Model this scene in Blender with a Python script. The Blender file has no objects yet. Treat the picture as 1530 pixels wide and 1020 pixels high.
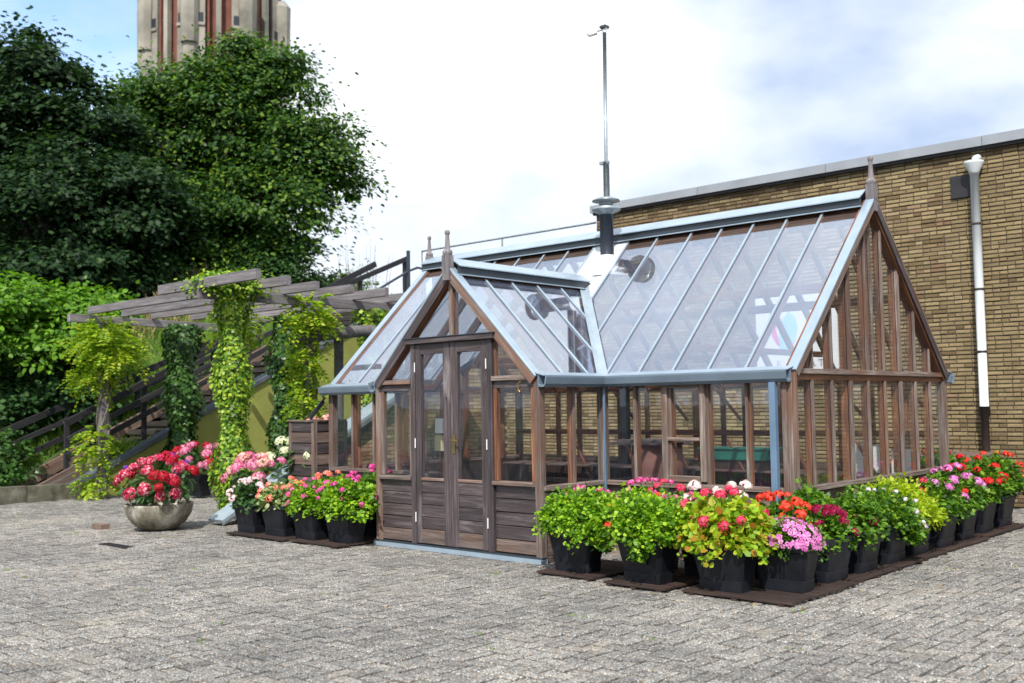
import bpy, math, random
import numpy as np
from mathutils import Vector, Matrix
R = math.radians
random.seed(11); rng = np.random.default_rng(5)
sc = bpy.context.scene

# ------------------------------------------------------------------ camera, sky, sun
CAM = Vector((4.586, -8.7487, 1.55))
cr = Vector((0.73568992, 0.67713996, -0.0155507)); cu = Vector((0.05297124, -0.03463226, 0.99799532))
cf = Vector((-0.67524395, 0.73503883, 0.06134755))
cd = bpy.data.cameras.new('camera'); cam = bpy.data.objects.new('camera', cd); sc.collection.objects.link(cam)
cam.matrix_world = Matrix(((cr.x, cu.x, -cf.x, CAM.x), (cr.y, cu.y, -cf.y, CAM.y), (cr.z, cu.z, -cf.z, CAM.z), (0, 0, 0, 1)))
cd.sensor_width = 36; cd.lens = 36.47; cd.clip_start = .1; cd.clip_end = 2000
cd.dof.use_dof = True; cd.dof.focus_distance = 9.6; cd.dof.aperture_fstop = 2.0
sc.camera = cam

SUN_DIR = Vector((0.47, -0.70, 0.95)).normalized()       # towards the sun
el = math.asin(SUN_DIR.z); azn = math.atan2(SUN_DIR.x, SUN_DIR.y)
w = bpy.data.worlds.new('World'); sc.world = w; w.use_nodes = True
nt = w.node_tree; nt.nodes.clear()
N = lambda t: nt.nodes.new(t)
out = N('ShaderNodeOutputWorld'); bg = N('ShaderNodeBackground'); bg.inputs['Strength'].default_value = .1
sky = N('ShaderNodeTexSky'); sky.sky_type = 'NISHITA'; sky.sun_disc = False
sky.sun_elevation = el; sky.sun_rotation = azn; sky.air_density = 1.0; sky.dust_density = .6
tc = N('ShaderNodeTexCoord'); mp = N('ShaderNodeMapping'); mp.inputs['Scale'].default_value = (1, 1, 1.8)
mp.inputs['Location'].default_value = (.7, .2, .1)
nz = N('ShaderNodeTexNoise'); nz.inputs['Scale'].default_value = 1.7; nz.inputs['Detail'].default_value = 9; nz.inputs['Roughness'].default_value = .55
nz2 = N('ShaderNodeTexNoise'); nz2.inputs['Scale'].default_value = 2.6; nz2.inputs['Detail'].default_value = 6
# the clouds are open towards the far left (blue there) and a little to the right
dv = N('ShaderNodeVectorMath'); dv.operation = 'DOT_PRODUCT'
dv.inputs[1].default_value = Vector((-0.83, 0.40, 0.38)).normalized()
mr = N('ShaderNodeMapRange'); mr.inputs['From Min'].default_value = .970; mr.inputs['From Max'].default_value = .998
mr.inputs['To Min'].default_value = 0; mr.inputs['To Max'].default_value = .29
sub = N('ShaderNodeMath'); sub.operation = 'SUBTRACT'
rmp = N('ShaderNodeMapRange'); rmp.inputs['From Min'].default_value = .10; rmp.inputs['From Max'].default_value = .34
rmp.interpolation_type = 'SMOOTHSTEP'
rmp.inputs['To Max'].default_value = .97
cc = N('ShaderNodeMix'); cc.data_type = 'RGBA'
cc.inputs['A'].default_value = (5.3, 6.5, 8.7, 1); cc.inputs['B'].default_value = (12.6, 12.9, 13.2, 1)
cm = N('ShaderNodeMapRange'); cm.inputs['From Min'].default_value = .36; cm.inputs['From Max'].default_value = .60
mx = N('ShaderNodeMix'); mx.data_type = 'RGBA'
skb = N('ShaderNodeMix'); skb.data_type = 'RGBA'; skb.blend_type = 'MULTIPLY'; skb.inputs['Factor'].default_value = 1
skb.inputs['B'].default_value = (2.3, 2.6, 3.0, 1)
L = nt.links.new
L(tc.outputs['Generated'], mp.inputs['Vector']); L(mp.outputs[0], nz.inputs['Vector']); L(mp.outputs[0], nz2.inputs['Vector'])
L(tc.outputs['Generated'], dv.inputs[0]); L(dv.outputs['Value'], mr.inputs['Value'])
L(nz.outputs['Fac'], sub.inputs[0]); L(mr.outputs[0], sub.inputs[1]); L(sub.outputs[0], rmp.inputs['Value'])
L(nz2.outputs['Fac'], cm.inputs['Value']); L(cm.outputs[0], cc.inputs['Factor'])
L(sky.outputs[0], skb.inputs['A']); L(skb.outputs['Result'], mx.inputs['A'])
L(rmp.outputs[0], mx.inputs['Factor']); L(cc.outputs['Result'], mx.inputs['B'])
L(mx.outputs['Result'], bg.inputs['Color']); L(bg.outputs[0], out.inputs['Surface'])

sd = bpy.data.lights.new('sun', 'SUN'); sd.energy = 5.0; sd.angle = R(.6); sd.color = (1, .95, .86)
so = bpy.data.objects.new('sun', sd); sc.collection.objects.link(so)
so.rotation_euler = SUN_DIR.to_track_quat('Z', 'Y').to_euler(); so.location = (10, -20, 20)
vs = sc.view_settings; vs.view_transform = 'Standard'; vs.look = 'None'; vs.exposure = .10; vs.gamma = 1; vs.use_curve_mapping = False
sc.cycles.max_bounces = 10; sc.cycles.transparent_max_bounces = 40; sc.cycles.diffuse_bounces = 3; sc.cycles.glossy_bounces = 4
sc.cycles.use_denoising = True; sc.cycles.sample_clamp_indirect = 6; sc.cycles.caustics_reflective = False; sc.cycles.caustics_refractive = False

# ------------------------------------------------------------------ materials
def new_mat(name):
    m = bpy.data.materials.new(name); m.use_nodes = True
    n = m.node_tree; b = n.nodes['Principled BSDF']
    return m, n, b
def ramp(n, cols, fac):
    r = n.nodes.new('ShaderNodeValToRGB'); e = r.color_ramp.elements
    while len(e) < len(cols): e.new(.5)
    for k, (p_, c_) in enumerate(cols): e[k].position = p_; e[k].color = (*c_, 1)
    n.links.new(fac, r.inputs[0]); return r.outputs[0]
def noise(n, scale, detail=4, vec=None, rough=.5, sc3=None, dist=0):
    t = n.nodes.new('ShaderNodeTexNoise'); t.inputs['Scale'].default_value = scale
    t.inputs['Detail'].default_value = detail; t.inputs['Roughness'].default_value = rough; t.inputs['Distortion'].default_value = dist
    if vec is None:
        c = n.nodes.new('ShaderNodeTexCoord'); vec = c.outputs['Object']
    if sc3:
        mpp = n.nodes.new('ShaderNodeMapping'); mpp.inputs['Scale'].default_value = sc3; n.links.new(vec, mpp.inputs[0]); vec = mpp.outputs[0]
    n.links.new(vec, t.inputs['Vector']); return t.outputs['Fac']
def mixc(n, a, b, f, mode='MIX'):
    x = n.nodes.new('ShaderNodeMix'); x.data_type = 'RGBA'; x.blend_type = mode
    for s, v in (('A', a), ('B', b)):
        if isinstance(v, tuple): x.inputs[s].default_value = (*v, 1)
        else: n.links.new(v, x.inputs[s])
    if isinstance(f, (int, float)): x.inputs['Factor'].default_value = f
    else: n.links.new(f, x.inputs['Factor'])
    return x.outputs['Result']
def mathn(n, op, a, b=None):
    x = n.nodes.new('ShaderNodeMath'); x.operation = op
    for k, v in ((0, a), (1, b)):
        if v is None: continue
        if isinstance(v, (int, float)): x.inputs[k].default_value = v
        else: n.links.new(v, x.inputs[k])
    return x.outputs[0]
def bump(n, b, h, strength=.3, dist=.01):
    x = n.nodes.new('ShaderNodeBump'); x.inputs['Strength'].default_value = strength; x.inputs['Distance'].default_value = dist
    n.links.new(h, x.inputs['Height']); n.links.new(x.outputs[0], b.inputs['Normal'])
def rand_vec(n):                                        # object coordinates shifted per object, so that no two pieces share grain
    c = n.nodes.new('ShaderNodeTexCoord'); o = n.nodes.new('ShaderNodeObjectInfo')
    s = n.nodes.new('ShaderNodeVectorMath'); s.operation = 'MULTIPLY_ADD'
    s.inputs[1].default_value = (1, 1, 1)
    m_ = mathn(n, 'MULTIPLY', o.outputs['Random'], 37.0)
    n.links.new(c.outputs['Object'], s.inputs[0]); n.links.new(m_, s.inputs[2])
    return s.outputs[0], o.outputs['Random']

def wood(name, dark, mid, light, patch=None, rough=.75, patch_at=.6):
    m, n, b = new_mat(name)
    v, rnd = rand_vec(n)
    g = noise(n, 1, 6, v, .65, (38, 38, 1.6), .3)
    f = noise(n, 1, 3, v, .6, (160, 160, 5))
    g2 = mathn(n, 'ADD', mathn(n, 'MULTIPLY', g, .7), mathn(n, 'MULTIPLY', f, .3))
    col = ramp(n, [(.32, dark), (.5, mid), (.68, light)], g2)
    if patch:
        p_ = noise(n, 1, 4, v, .6, (5, 5, 1.3))
        pf = ramp(n, [(patch_at - .08, (0, 0, 0)), (patch_at + .1, (1, 1, 1))], p_)
        col = mixc(n, col, patch, mathn(n, 'MULTIPLY', pf, .75))
    tone = ramp(n, [(0, (.72, .72, .74)), (1, (1.22, 1.2, 1.18))], rnd)
    col = mixc(n, col, tone, 1.0, 'MULTIPLY')
    n.links.new(col, b.inputs['Base Color']); b.inputs['Roughness'].default_value = rough
    bump(n, b, g2, .5, .004)
    return m
M = {}
M['weathered'] = wood('weathered_wood', (.050, .036, .031), (.165, .128, .112), (.40, .35, .315), (.15, .070, .042), .75, .54)
M['red'] = wood('red_brown_wood', (.060, .024, .015), (.20, .082, .042), (.42, .205, .105), (.07, .032, .024), .5, .56)
M['dark'] = wood('dark_stained_wood', (.020, .015, .016), (.060, .046, .049), (.15, .125, .135), (.28, .255, .27), .55, .66)
M['board'] = wood('brown_weathered_board', (.045, .032, .029), (.125, .092, .082), (.28, .225, .195), (.19, .095, .052))
M['blueboard'] = wood('blue_grey_board', (.08, .085, .10), (.16, .17, .20), (.26, .27, .31))
M['pergola'] = wood('silver_grey_timber', (.075, .068, .072), (.19, .175, .185), (.33, .31, .32), (.10, .09, .10))
M['black_wood'] = wood('blackened_timber', (.006, .006, .008), (.014, .014, .017), (.035, .035, .042))
M['tread'] = wood('dark_sleeper', (.012, .011, .010), (.035, .03, .028), (.08, .07, .065))
M['stringer'] = wood('worn_plank', (.08, .05, .04), (.18, .12, .09), (.30, .24, .2), (.26, .12, .06))
M['pallet'] = wood('wet_dark_board', (.010, .006, .005), (.030, .016, .013), (.085, .052, .042))
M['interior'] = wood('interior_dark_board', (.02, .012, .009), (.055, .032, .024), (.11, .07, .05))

def plain(name, col, rough=.5, metal=0, var=.12, scale=6, bumps=0, spec=.5):
    m, n, b = new_mat(name)
    v, rnd = rand_vec(n)
    f = noise(n, scale, 6, v, .6)
    d = tuple(c * (1 - var * 1.6) for c in col); l = tuple(min(1, c * (1 + var)) for c in col)
    n.links.new(ramp(n, [(.3, d), (.7, l)], f), b.inputs['Base Color'])
    b.inputs['Roughness'].default_value = rough; b.inputs['Metallic'].default_value = metal
    b.inputs['Specular IOR Level'].default_value = spec
    if bumps: bump(n, b, noise(n, scale * 12, 5, v), bumps, .004)
    return m
M['metal'] = plain('blue_grey_coated_metal', (.17, .225, .29), .35, .15, .1, 3)
M['metal_light'] = plain('pale_coated_metal', (.33, .42, .51), .3, .25, .08, 4)
M['metal_dark'] = plain('dark_slate_metal', (.035, .048, .062), .4, .1, .1, 4)
M['downpipe'] = plain('light_blue_metal', (.14, .225, .34), .35, .1, .1, 4)
M['flashing'] = plain('grey_lead_flashing', (.36, .44, .51), .45, .2, .1, 4)
M['flue'] = plain('charcoal_flue', (.03, .038, .055), .38, .2, .15, 5)
M['galv'] = plain('galvanised_steel', (.33, .38, .41), .4, .6, .15, 8)
M['coping'] = plain('grey_zinc_coping', (.36, .38, .41), .4, .4, .1, 2)
M['coping_blue'] = plain('slate_blue_coping', (.10, .12, .155), .5, .1, .25, 3)
M['brass'] = plain('aged_brass', (.30, .22, .08), .35, .8, .2, 20)
M['whitepipe'] = plain('white_enamel_pipe', (.62, .67, .70), .35, 0, .08, 3)
M['blackmetal'] = plain('dull_black_plate', (.02, .02, .026), .6, 0, .2, 5)
M['iron'] = plain('brown_black_iron', (.035, .025, .026), .5, 0, .3, 8)
M['plastic'] = plain('charcoal_plastic', (.012, .0135, .019), .45, 0, .3, 5, .10, .3)
M['soil'] = plain('potting_soil', (.03, .02, .013), .95, 0, .5, 30, 1)
M['green_wall'] = plain('olive_green_render', (.235, .255, .058), .85, 0, .16, 1.3, .3)
M['white_panel'] = plain('white_panel', (.78, .80, .82), .5, 0, .03, 3)
M['cream'] = plain('cream_plastic', (.55, .50, .30), .5, 0, .1, 5)
M['terracotta'] = plain('dusty_terracotta', (.28, .13, .11), .8, 0, .2, 5, .2)
M['greybox'] = plain('grey_plank_lid', (.16, .13, .13), .7, 0, .3, 8)
M['teal'] = plain('teal_plastic', (.03, .22, .17), .4, 0, .15, 5)
M['mortar'] = plain('dark_mortar', (.070, .053, .036), .95, 0, .3, 20, .5)
M['coir'] = plain('coir_lining', (.36, .27, .13), .95, 0, .35, 40, 1)
M['log'] = plain('grey_debarked_log', (.13, .125, .13), .8, 0, .4, 6, .4)
M['bark'] = plain('tree_bark', (.045, .036, .028), .9, 0, .4, 8, 1)
M['stem'] = plain('green_stem', (.10, .17, .04), .7, 0, .3, 8)
M['vine'] = plain('vine_stem', (.16, .13, .10), .8, 0, .3, 8)
M['twconc'] = plain('stained_tower_concrete', (.30, .28, .24), .9, 0, .3, .35, .2)
M['twbrick'] = plain('tower_red_brick', (.20, .075, .055), .9, 0, .2, .8, .2)
M['twdark'] = plain('dark_opening', (.02, .025, .035), .4, 0, .2, 1)
M['earth'] = plain('dark_garden_earth', (.035, .032, .018), .95, 0, .5, 2, .8)
M['grassbase'] = plain('grass_base', (.05, .085, .02), .95, 0, .35, 1.5, .8)
M['roof_felt'] = plain('roof_felt', (.10, .10, .10), .9, 0, .2, 2)

m, n, b = new_mat('mossy_kerb'); v, _ = rand_vec(n)
c_ = ramp(n, [(.3, (.05, .05, .035)), (.55, (.14, .135, .10)), (.75, (.26, .25, .2))], noise(n, 5, 8, v, .65))
n.links.new(c_, b.inputs['Base Color']); b.inputs['Roughness'].default_value = .95; bump(n, b, noise(n, 40, 5, v), .6, .01); M['kerb'] = m
m, n, b = new_mat('aged_concrete_bowl'); v, _ = rand_vec(n)
c_ = ramp(n, [(.35, (.07, .055, .035)), (.5, (.22, .20, .15)), (.66, (.50, .48, .42))], noise(n, 4.5, 8, v, .65, (1, 1, .6)))
n.links.new(c_, b.inputs['Base Color']); b.inputs['Roughness'].default_value = .9; bump(n, b, noise(n, 40, 6, v), .6, .01); M['bowl'] = m

# bricks: tone differs brick by brick
m, n, b = new_mat('yellow_brick')
g = n.nodes.new('ShaderNodeNewGeometry'); v, _ = rand_vec(n)
c_ = ramp(n, [(0, (.16, .115, .066)), (.2, (.225, .172, .096)), (.55, (.30, .238, .135)), (.82, (.385, .315, .185)), (1, (.235, .150, .10))], g.outputs['Random Per Island'])
st = ramp(n, [(.3, (.60, .585, .57)), (.64, (1.1, 1.08, 1.05))], noise(n, .7, 7, v, .65, (1, 1, .55)))
c_ = mixc(n, c_, st, 1.0, 'MULTIPLY')
c_ = mixc(n, c_, ramp(n, [(.3, (.72, .7, .68)), (.65, (1.1, 1.1, 1.1))], noise(n, 45, 5, v, .7)), 1.0, 'MULTIPLY')
n.links.new(c_, b.inputs['Base Color']); b.inputs['Roughness'].default_value = .95; b.inputs['Specular IOR Level'].default_value = .05
bump(n, b, noise(n, 60, 6, v, .7), .6, .006); M['brick'] = m

# concrete pavers with washed, speckled aggregate
m, n, b = new_mat('washed_aggregate_paver')
g = n.nodes.new('ShaderNodeNewGeometry')
P_ = g.outputs['Position']
vo = n.nodes.new('ShaderNodeTexVoronoi'); vo.inputs['Scale'].default_value = 120; n.links.new(P_, vo.inputs['Vector'])
sp = n.nodes.new('ShaderNodeSeparateColor'); n.links.new(vo.outputs['Color'], sp.inputs[0])
speck = ramp(n, [(0, (.09, .088, .085)), (.25, (.155, .152, .146)), (.5, (.22, .216, .207)), (.74, (.29, .285, .273)), (.93, (.44, .435, .42)), (1, (.70, .69, .67))], sp.outputs[0])
warm = ramp(n, [(.86, (1, 1, 1)), (.9, (1.15, .85, .62))], sp.outputs[1])
speck = mixc(n, speck, warm, 1.0, 'MULTIPLY')
tone = ramp(n, [(0, (.76, .76, .77)), (.5, (1, 1, 1)), (1, (1.2, 1.19, 1.17))], g.outputs['Random Per Island'])
c_ = mixc(n, speck, tone, 1.0, 'MULTIPLY')
big = ramp(n, [(.3, (.64, .655, .67)), (.5, (.92, .92, .92)), (.7, (1.17, 1.16, 1.13))], noise(n, .45, 7, P_, .6))
c_ = mixc(n, c_, big, 1.0, 'MULTIPLY')
sand = ramp(n, [(.56, (0, 0, 0)), (.72, (1, 1, 1))], noise(n, 1.1, 8, P_, .7))
c_ = mixc(n, c_, (.40, .35, .27), mathn(n, 'MULTIPLY', sand, .45))
n.links.new(c_, b.inputs['Base Color']); b.inputs['Roughness'].default_value = .9; b.inputs['Specular IOR Level'].default_value = .25
bump(n, b, vo.outputs['Distance'], .9, .006); M['paver'] = m
m, n, b = new_mat('dark_basalt_paver'); v, _ = rand_vec(n)
n.links.new(ramp(n, [(.3, (.05, .055, .065)), (.7, (.12, .13, .15))], noise(n, 30, 6, v)), b.inputs['Base Color']); b.inputs['Roughness'].default_value = .8; M['basalt'] = m
m, n, b = new_mat('joint_sand')
g = n.nodes.new('ShaderNodeNewGeometry')
c_ = ramp(n, [(.35, (.018, .015, .012)), (.6, (.045, .04, .03)), (.75, (.05, .06, .02))], noise(n, 1.6, 8, g.outputs['Position'], .7))
n.links.new(c_, b.inputs['Base Color']); b.inputs['Roughness'].default_value = .95; bump(n, b, noise(n, 200, 4, g.outputs['Position']), .5, .004); M['joint'] = m

def glass(name, ior, dust_haze, tint=(.93, .96, .96)):
    m = bpy.data.materials.new(name); m.use_nodes = True; n = m.node_tree; n.nodes.clear()
    o = n.nodes.new('ShaderNodeOutputMaterial'); t = n.nodes.new('ShaderNodeBsdfTransparent'); t.inputs[0].default_value = (*tint, 1)
    gl = n.nodes.new('ShaderNodeBsdfGlossy'); gl.inputs['Roughness'].default_value = .015; gl.inputs['Color'].default_value = (.82, .90, 1, 1)
    lw = n.nodes.new('ShaderNodeLayerWeight'); lw.inputs['Blend'].default_value = .5       # Schlick reflectance, alike on both faces
    f0 = ((ior - 1) / (ior + 1)) ** 2
    fr = mathn(n, 'ADD', mathn(n, 'MULTIPLY', mathn(n, 'POWER', lw.outputs['Facing'], 5.0), 1 - f0), f0)
    mxs = n.nodes.new('ShaderNodeMixShader'); n.links.new(fr, mxs.inputs[0]); n.links.new(t.outputs[0], mxs.inputs[1]); n.links.new(gl.outputs[0], mxs.inputs[2])
    df = n.nodes.new('ShaderNodeBsdfDiffuse'); df.inputs[0].default_value = (.62, .72, .98, 1)  # bluish dust film that also paints the milky sky haze onto the panes
    g = n.nodes.new('ShaderNodeNewGeometry')
    dn = noise(n, 1.3, 7, g.outputs['Position'], .65, (1, 1, .5))
    dd = n.nodes.new('ShaderNodeMapRange'); dd.inputs['From Min'].default_value = .3; dd.inputs['From Max'].default_value = .75
    dd.inputs['To Min'].default_value = dust_haze * .5; dd.inputs['To Max'].default_value = dust_haze * 1.5; n.links.new(dn, dd.inputs['Value'])
    m2 = n.nodes.new('ShaderNodeMixShader'); n.links.new(mathn(n, 'MULTIPLY', dd.outputs[0], mathn(n, 'ADD', n.nodes.new('ShaderNodeObjectInfo').outputs['Random'], .5)), m2.inputs[0]); n.links.new(mxs.outputs[0], m2.inputs[1]); n.links.new(df.outputs[0], m2.inputs[2])
    n.links.new(m2.outputs[0], o.inputs[0]); return m
M['glass'] = glass('window_glass', 1.45, .006, (.985, .992, .99))
M['roof_glass'] = glass('roof_glass', 3.25, .05, (.98, .985, 1))  # reflectance and film raised to put a brighter mirrored sky into the glass
M['rear_glass'] = glass('rear_roof_glass', 1.6, .02, (.97, .98, 1))

def leafmat(name, cols, rough=.5, trans=.35, spec=.35):
    m, n, b = new_mat(name)
    g = n.nodes.new('ShaderNodeNewGeometry')
    k = len(cols)
    c_ = ramp(n, [(i / (k - 1), c) for i, c in enumerate(cols)], g.outputs['Random Per Island'])
    n.links.new(c_, b.inputs['Base Color']); b.inputs['Roughness'].default_value = rough; b.inputs['Specular IOR Level'].default_value = spec
    if trans:
        tr = n.nodes.new('ShaderNodeBsdfTranslucent'); br = mixc(n, c_, (1.5, 1.6, .7), 1.0, 'MULTIPLY'); n.links.new(br, tr.inputs[0])
        mxs = n.nodes.new('ShaderNodeMixShader'); mxs.inputs[0].default_value = trans
        n.links.new(b.outputs[0], mxs.inputs[1]); n.links.new(tr.outputs[0], mxs.inputs[2])
        n.links.new(mxs.outputs[0], n.nodes['Material Output'].inputs[0])
    return m
M['l_tree'] = leafmat('maple_leaves', [(.014, .048, .012), (.030, .088, .018), (.06, .14, .022), (.17, .27, .03)])  # palest leaf tone paints sun highlights into the crown
M['l_oak'] = leafmat('dark_oak_leaves', [(.008, .026, .012), (.020, .052, .020), (.050, .10, .030)], .5, .3, .2)
M['l_hedge'] = leafmat('bright_hedge_leaves', [(.06, .15, .014), (.11, .25, .018), (.18, .36, .025)])
M['l_ivy'] = leafmat('ivy_leaves', [(.020, .055, .014), (.04, .11, .022), (.08, .17, .03)], .35, .2)
M['l_ivy_y'] = leafmat('yellow_ivy_leaves', [(.05, .13, .02), (.12, .25, .025), (.26, .40, .03), (.40, .50, .05)], .4, .3)  # yellower, paler set of the ivy leaf tones
M['l_wist'] = leafmat('yellow_wisteria_leaves', [(.09, .20, .015), (.20, .34, .02), (.34, .46, .025), (.44, .48, .05)], .5, .4)
M['l_cut'] = leafmat('bright_cut_leaves', [(.035, .10, .010), (.11, .26, .014), (.24, .43, .018), (.38, .56, .03)], .45, .35)  # darkest tone puts the shade of the inner leaves into the colour
M['l_mid'] = leafmat('mid_green_leaves', [(.022, .07, .010), (.06, .16, .014), (.12, .26, .02), (.22, .38, .03)], .45, .35)
M['l_lime'] = leafmat('lime_yellow_leaves', [(.24, .36, .015), (.36, .48, .02), (.46, .54, .03)], .5, .35)
M['l_ger'] = leafmat('yellow_green_round_leaves', [(.12, .26, .012), (.22, .38, .018), (.30, .46, .02), (.40, .50, .03), (.42, .46, .04), (.36, .12, .02)], .5, .35)
M['l_vari'] = leafmat('variegated_leaves', [(.12, .22, .05), (.30, .38, .16), (.50, .52, .30)], .5, .3)
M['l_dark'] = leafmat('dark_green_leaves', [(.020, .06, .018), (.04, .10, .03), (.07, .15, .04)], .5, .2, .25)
M['grass'] = leafmat('grass_blades', [(.09, .19, .02), (.17, .31, .03), (.26, .40, .05)], .6, .4)
M['dry'] = leafmat('dry_grass', [(.25, .2, .1), (.35, .28, .15)], .8, .2)
def flow(name, *cols): return leafmat(name, list(cols), .5, .2, .2)
M['f_pink'] = flow('pink_petals', (.48, .03, .18), (.62, .08, .30), (.70, .22, .42))
M['f_hot'] = flow('magenta_petals', (.55, .03, .22), (.70, .06, .34), (.78, .16, .45))
M['f_red'] = flow('red_petals', (.55, .012, .02), (.70, .02, .03), (.78, .05, .04))
M['f_orange'] = flow('orange_red_petals', (.60, .03, .016), (.72, .055, .028), (.78, .11, .06))
M['f_coral'] = flow('coral_petals', (.80, .14, .09), (.85, .24, .18), (.85, .36, .28))
M['f_crim'] = flow('coral_pink_petals', (.55, .018, .07), (.66, .04, .11), (.74, .12, .19))
M['f_white'] = flow('pale_pink_petals', (.80, .62, .68), (.85, .76, .78), (.72, .38, .52))
M['f_burg'] = flow('burgundy_petals', (.12, .004, .02), (.22, .006, .04), (.34, .015, .07))
M['f_lilac'] = flow('lilac_pink_petals', (.52, .10, .40), (.66, .20, .54), (.75, .36, .66))
M['f_pale'] = flow('pale_lilac_petals', (.60, .48, .66), (.78, .70, .80))
M['h_red'] = flow('red_white_florets', (.36, .006, .035), (.48, .014, .06), (.56, .04, .12), (.62, .14, .22), (.78, .52, .54))
M['h_deep'] = flow('deep_red_florets', (.32, .004, .022), (.45, .010, .03), (.55, .02, .045))
M['h_pink'] = flow('pink_florets', (.55, .08, .24), (.66, .19, .36), (.76, .40, .50))
M['h_salmon'] = flow('salmon_florets', (.78, .26, .24), (.82, .42, .42), (.85, .60, .56))
M['h_white'] = flow('cream_florets', (.55, .60, .34), (.72, .74, .52), (.80, .80, .66))
M['f_violet'] = flow('violet_petals', (.12, .03, .32), (.20, .05, .42))
def flat(name, col): return plain(name, col, .5, 0, .03, 3)
M['s_pink'] = flat('sign_pink', (.72, .10, .34)); M['s_cyan'] = flat('sign_pale_blue', (.30, .66, .78)); M['s_blue'] = flat('sign_blue', (.10, .20, .55)); M['s_text'] = flat('sign_lettering', (.32, .30, .36))

# ------------------------------------------------------------------ mesh helpers
WM = {}                                                # world matrix of every placed object
I4 = Matrix.Identity(4)
def link(o, parent=None, mw=None):
    sc.collection.objects.link(o); mw = mw or I4
    if parent is not None:
        o.parent = parent; o.matrix_parent_inverse = WM[parent.name].inverted()
    o.matrix_basis = mw; WM[o.name] = mw.copy()
    return o
def tag(o, label=None, cat=None, group=None, kind=None):
    if label: o['label'] = label
    if cat: o['category'] = cat
    if group: o['group'] = group
    if kind: o['kind'] = kind
    return o
def thing(name, loc, label, cat, group=None):
    o = bpy.data.objects.new(name, None); o.empty_display_size = .2
    link(o, None, Matrix.Translation(loc)); return tag(o, label, cat, group)
class MB:
    def __init__(s): s.v = []; s.f = []
    def poly(s, pts): i = len(s.v); s.v += [tuple(p) for p in pts]; s.f.append(tuple(range(i, i + len(pts))))
    def box(s, a, b):
        i = len(s.v); (x0, y0, z0), (x1, y1, z1) = a, b
        s.v += [(x0, y0, z0), (x1, y0, z0), (x1, y1, z0), (x0, y1, z0), (x0, y0, z1), (x1, y0, z1), (x1, y1, z1), (x0, y1, z1)]
        for q in ((0, 3, 2, 1), (4, 5, 6, 7), (0, 1, 5, 4), (1, 2, 6, 5), (2, 3, 7, 6), (3, 0, 4, 7)): s.f.append(tuple(i + k for k in q))
        return s
    def prism(s, pts, off):                           # polygon extruded by off
        i = len(s.v); k = len(pts); off = Vector(off)
        s.v += [tuple(p) for p in pts] + [tuple(Vector(p) + off) for p in pts]
        s.f.append(tuple(range(i, i + k))[::-1]); s.f.append(tuple(range(i + k, i + 2 * k)))
        for a in range(k): c = (a + 1) % k; s.f.append((i + a, i + c, i + k + c, i + k + a))
        return s
    def tube(s, pts, rad, n=8, cap=True):
        pts = [Vector(p) for p in pts]; rr = rad if isinstance(rad, (list, tuple)) else [rad] * len(pts)
        i = len(s.v); ref = Vector((0, 0, 1))
        for k, p in enumerate(pts):
            d = (pts[min(k + 1, len(pts) - 1)] - pts[max(k - 1, 0)]).normalized()
            a = ref if abs(d.z) < .9 else Vector((1, 0, 0))
            x = d.cross(a).normalized(); y = d.cross(x)
            for j in range(n):
                t = 2 * math.pi * j / n; s.v.append(tuple(p + (x * math.cos(t) + y * math.sin(t)) * rr[k]))
        for k in range(len(pts) - 1):
            for j in range(n):
                c = (j + 1) % n; a0 = i + k * n; s.f.append((a0 + j, a0 + c, a0 + n + c, a0 + n + j))
        if cap: s.f.append(tuple(range(i, i + n))); s.f.append(tuple(range(i + (len(pts) - 1) * n, i + len(pts) * n))[::-1])
        return s
    def lathe(s, prof, n=24, c=(0, 0, 0), ang=0):
        i = len(s.v)
        for r_, z in prof:
            for j in range(n):
                t = 2 * math.pi * j / n + ang; s.v.append((c[0] + r_ * math.cos(t), c[1] + r_ * math.sin(t), c[2] + z))
        for k in range(len(prof) - 1):
            for j in range(n):
                d = (j + 1) % n; a0 = i + k * n; s.f.append((a0 + j, a0 + d, a0 + n + d, a0 + n + j))
        return s
    def mesh(s, name, smooth=False):
        me = bpy.data.meshes.new(name); me.from_pydata(s.v, [], s.f); me.update()
        if smooth: me.polygons.foreach_set('use_smooth', [True] * len(me.polygons))
        return me
def part(name, mb, mat, parent, mw=None, smooth=False, **kw):
    me = mb if isinstance(mb, bpy.types.Mesh) else mb.mesh(name, smooth)
    if not me.materials: me.materials.append(mat)
    return tag(link(bpy.data.objects.new(name, me), parent, mw), **kw)
_bc = {}
def beam_mesh(Lh, w_, d_, mat):
    k = (round(Lh, 3), round(w_, 4), round(d_, 4), mat.name)
    if k not in _bc:
        mb = MB(); c = min(.004, w_ * .12, d_ * .12); x, y = w_ / 2, d_ / 2
        ring = [(-x + c, -y), (x - c, -y), (x, -y + c), (x, y - c), (x - c, y), (-x + c, y), (-x, y - c), (-x, -y + c)]
        mb.prism([(a, b_, 0) for a, b_ in ring], (0, 0, Lh)); me = mb.mesh('member'); me.materials.append(mat); _bc[k] = me
    return _bc[k]
def beam(name, p0, p1, w_, d_, mat, parent=None, up=(0, -1, 0), **kw):
    """timber from p0 to p1; depth d_ along up, width w_ across"""
    p0, p1 = Vector(p0), Vector(p1); z = (p1 - p0); Lh = z.length; z.normalize()
    y = Vector(up); y = (y - z * y.dot(z)).normalized(); x = y.cross(z)
    mw = Matrix(((x.x, y.x, z.x, p0.x), (x.y, y.y, z.y, p0.y), (x.z, y.z, z.z, p0.z), (0, 0, 0, 1)))
    return part(name, beam_mesh(Lh, w_, d_, mat), mat, parent, mw, **kw)

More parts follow.
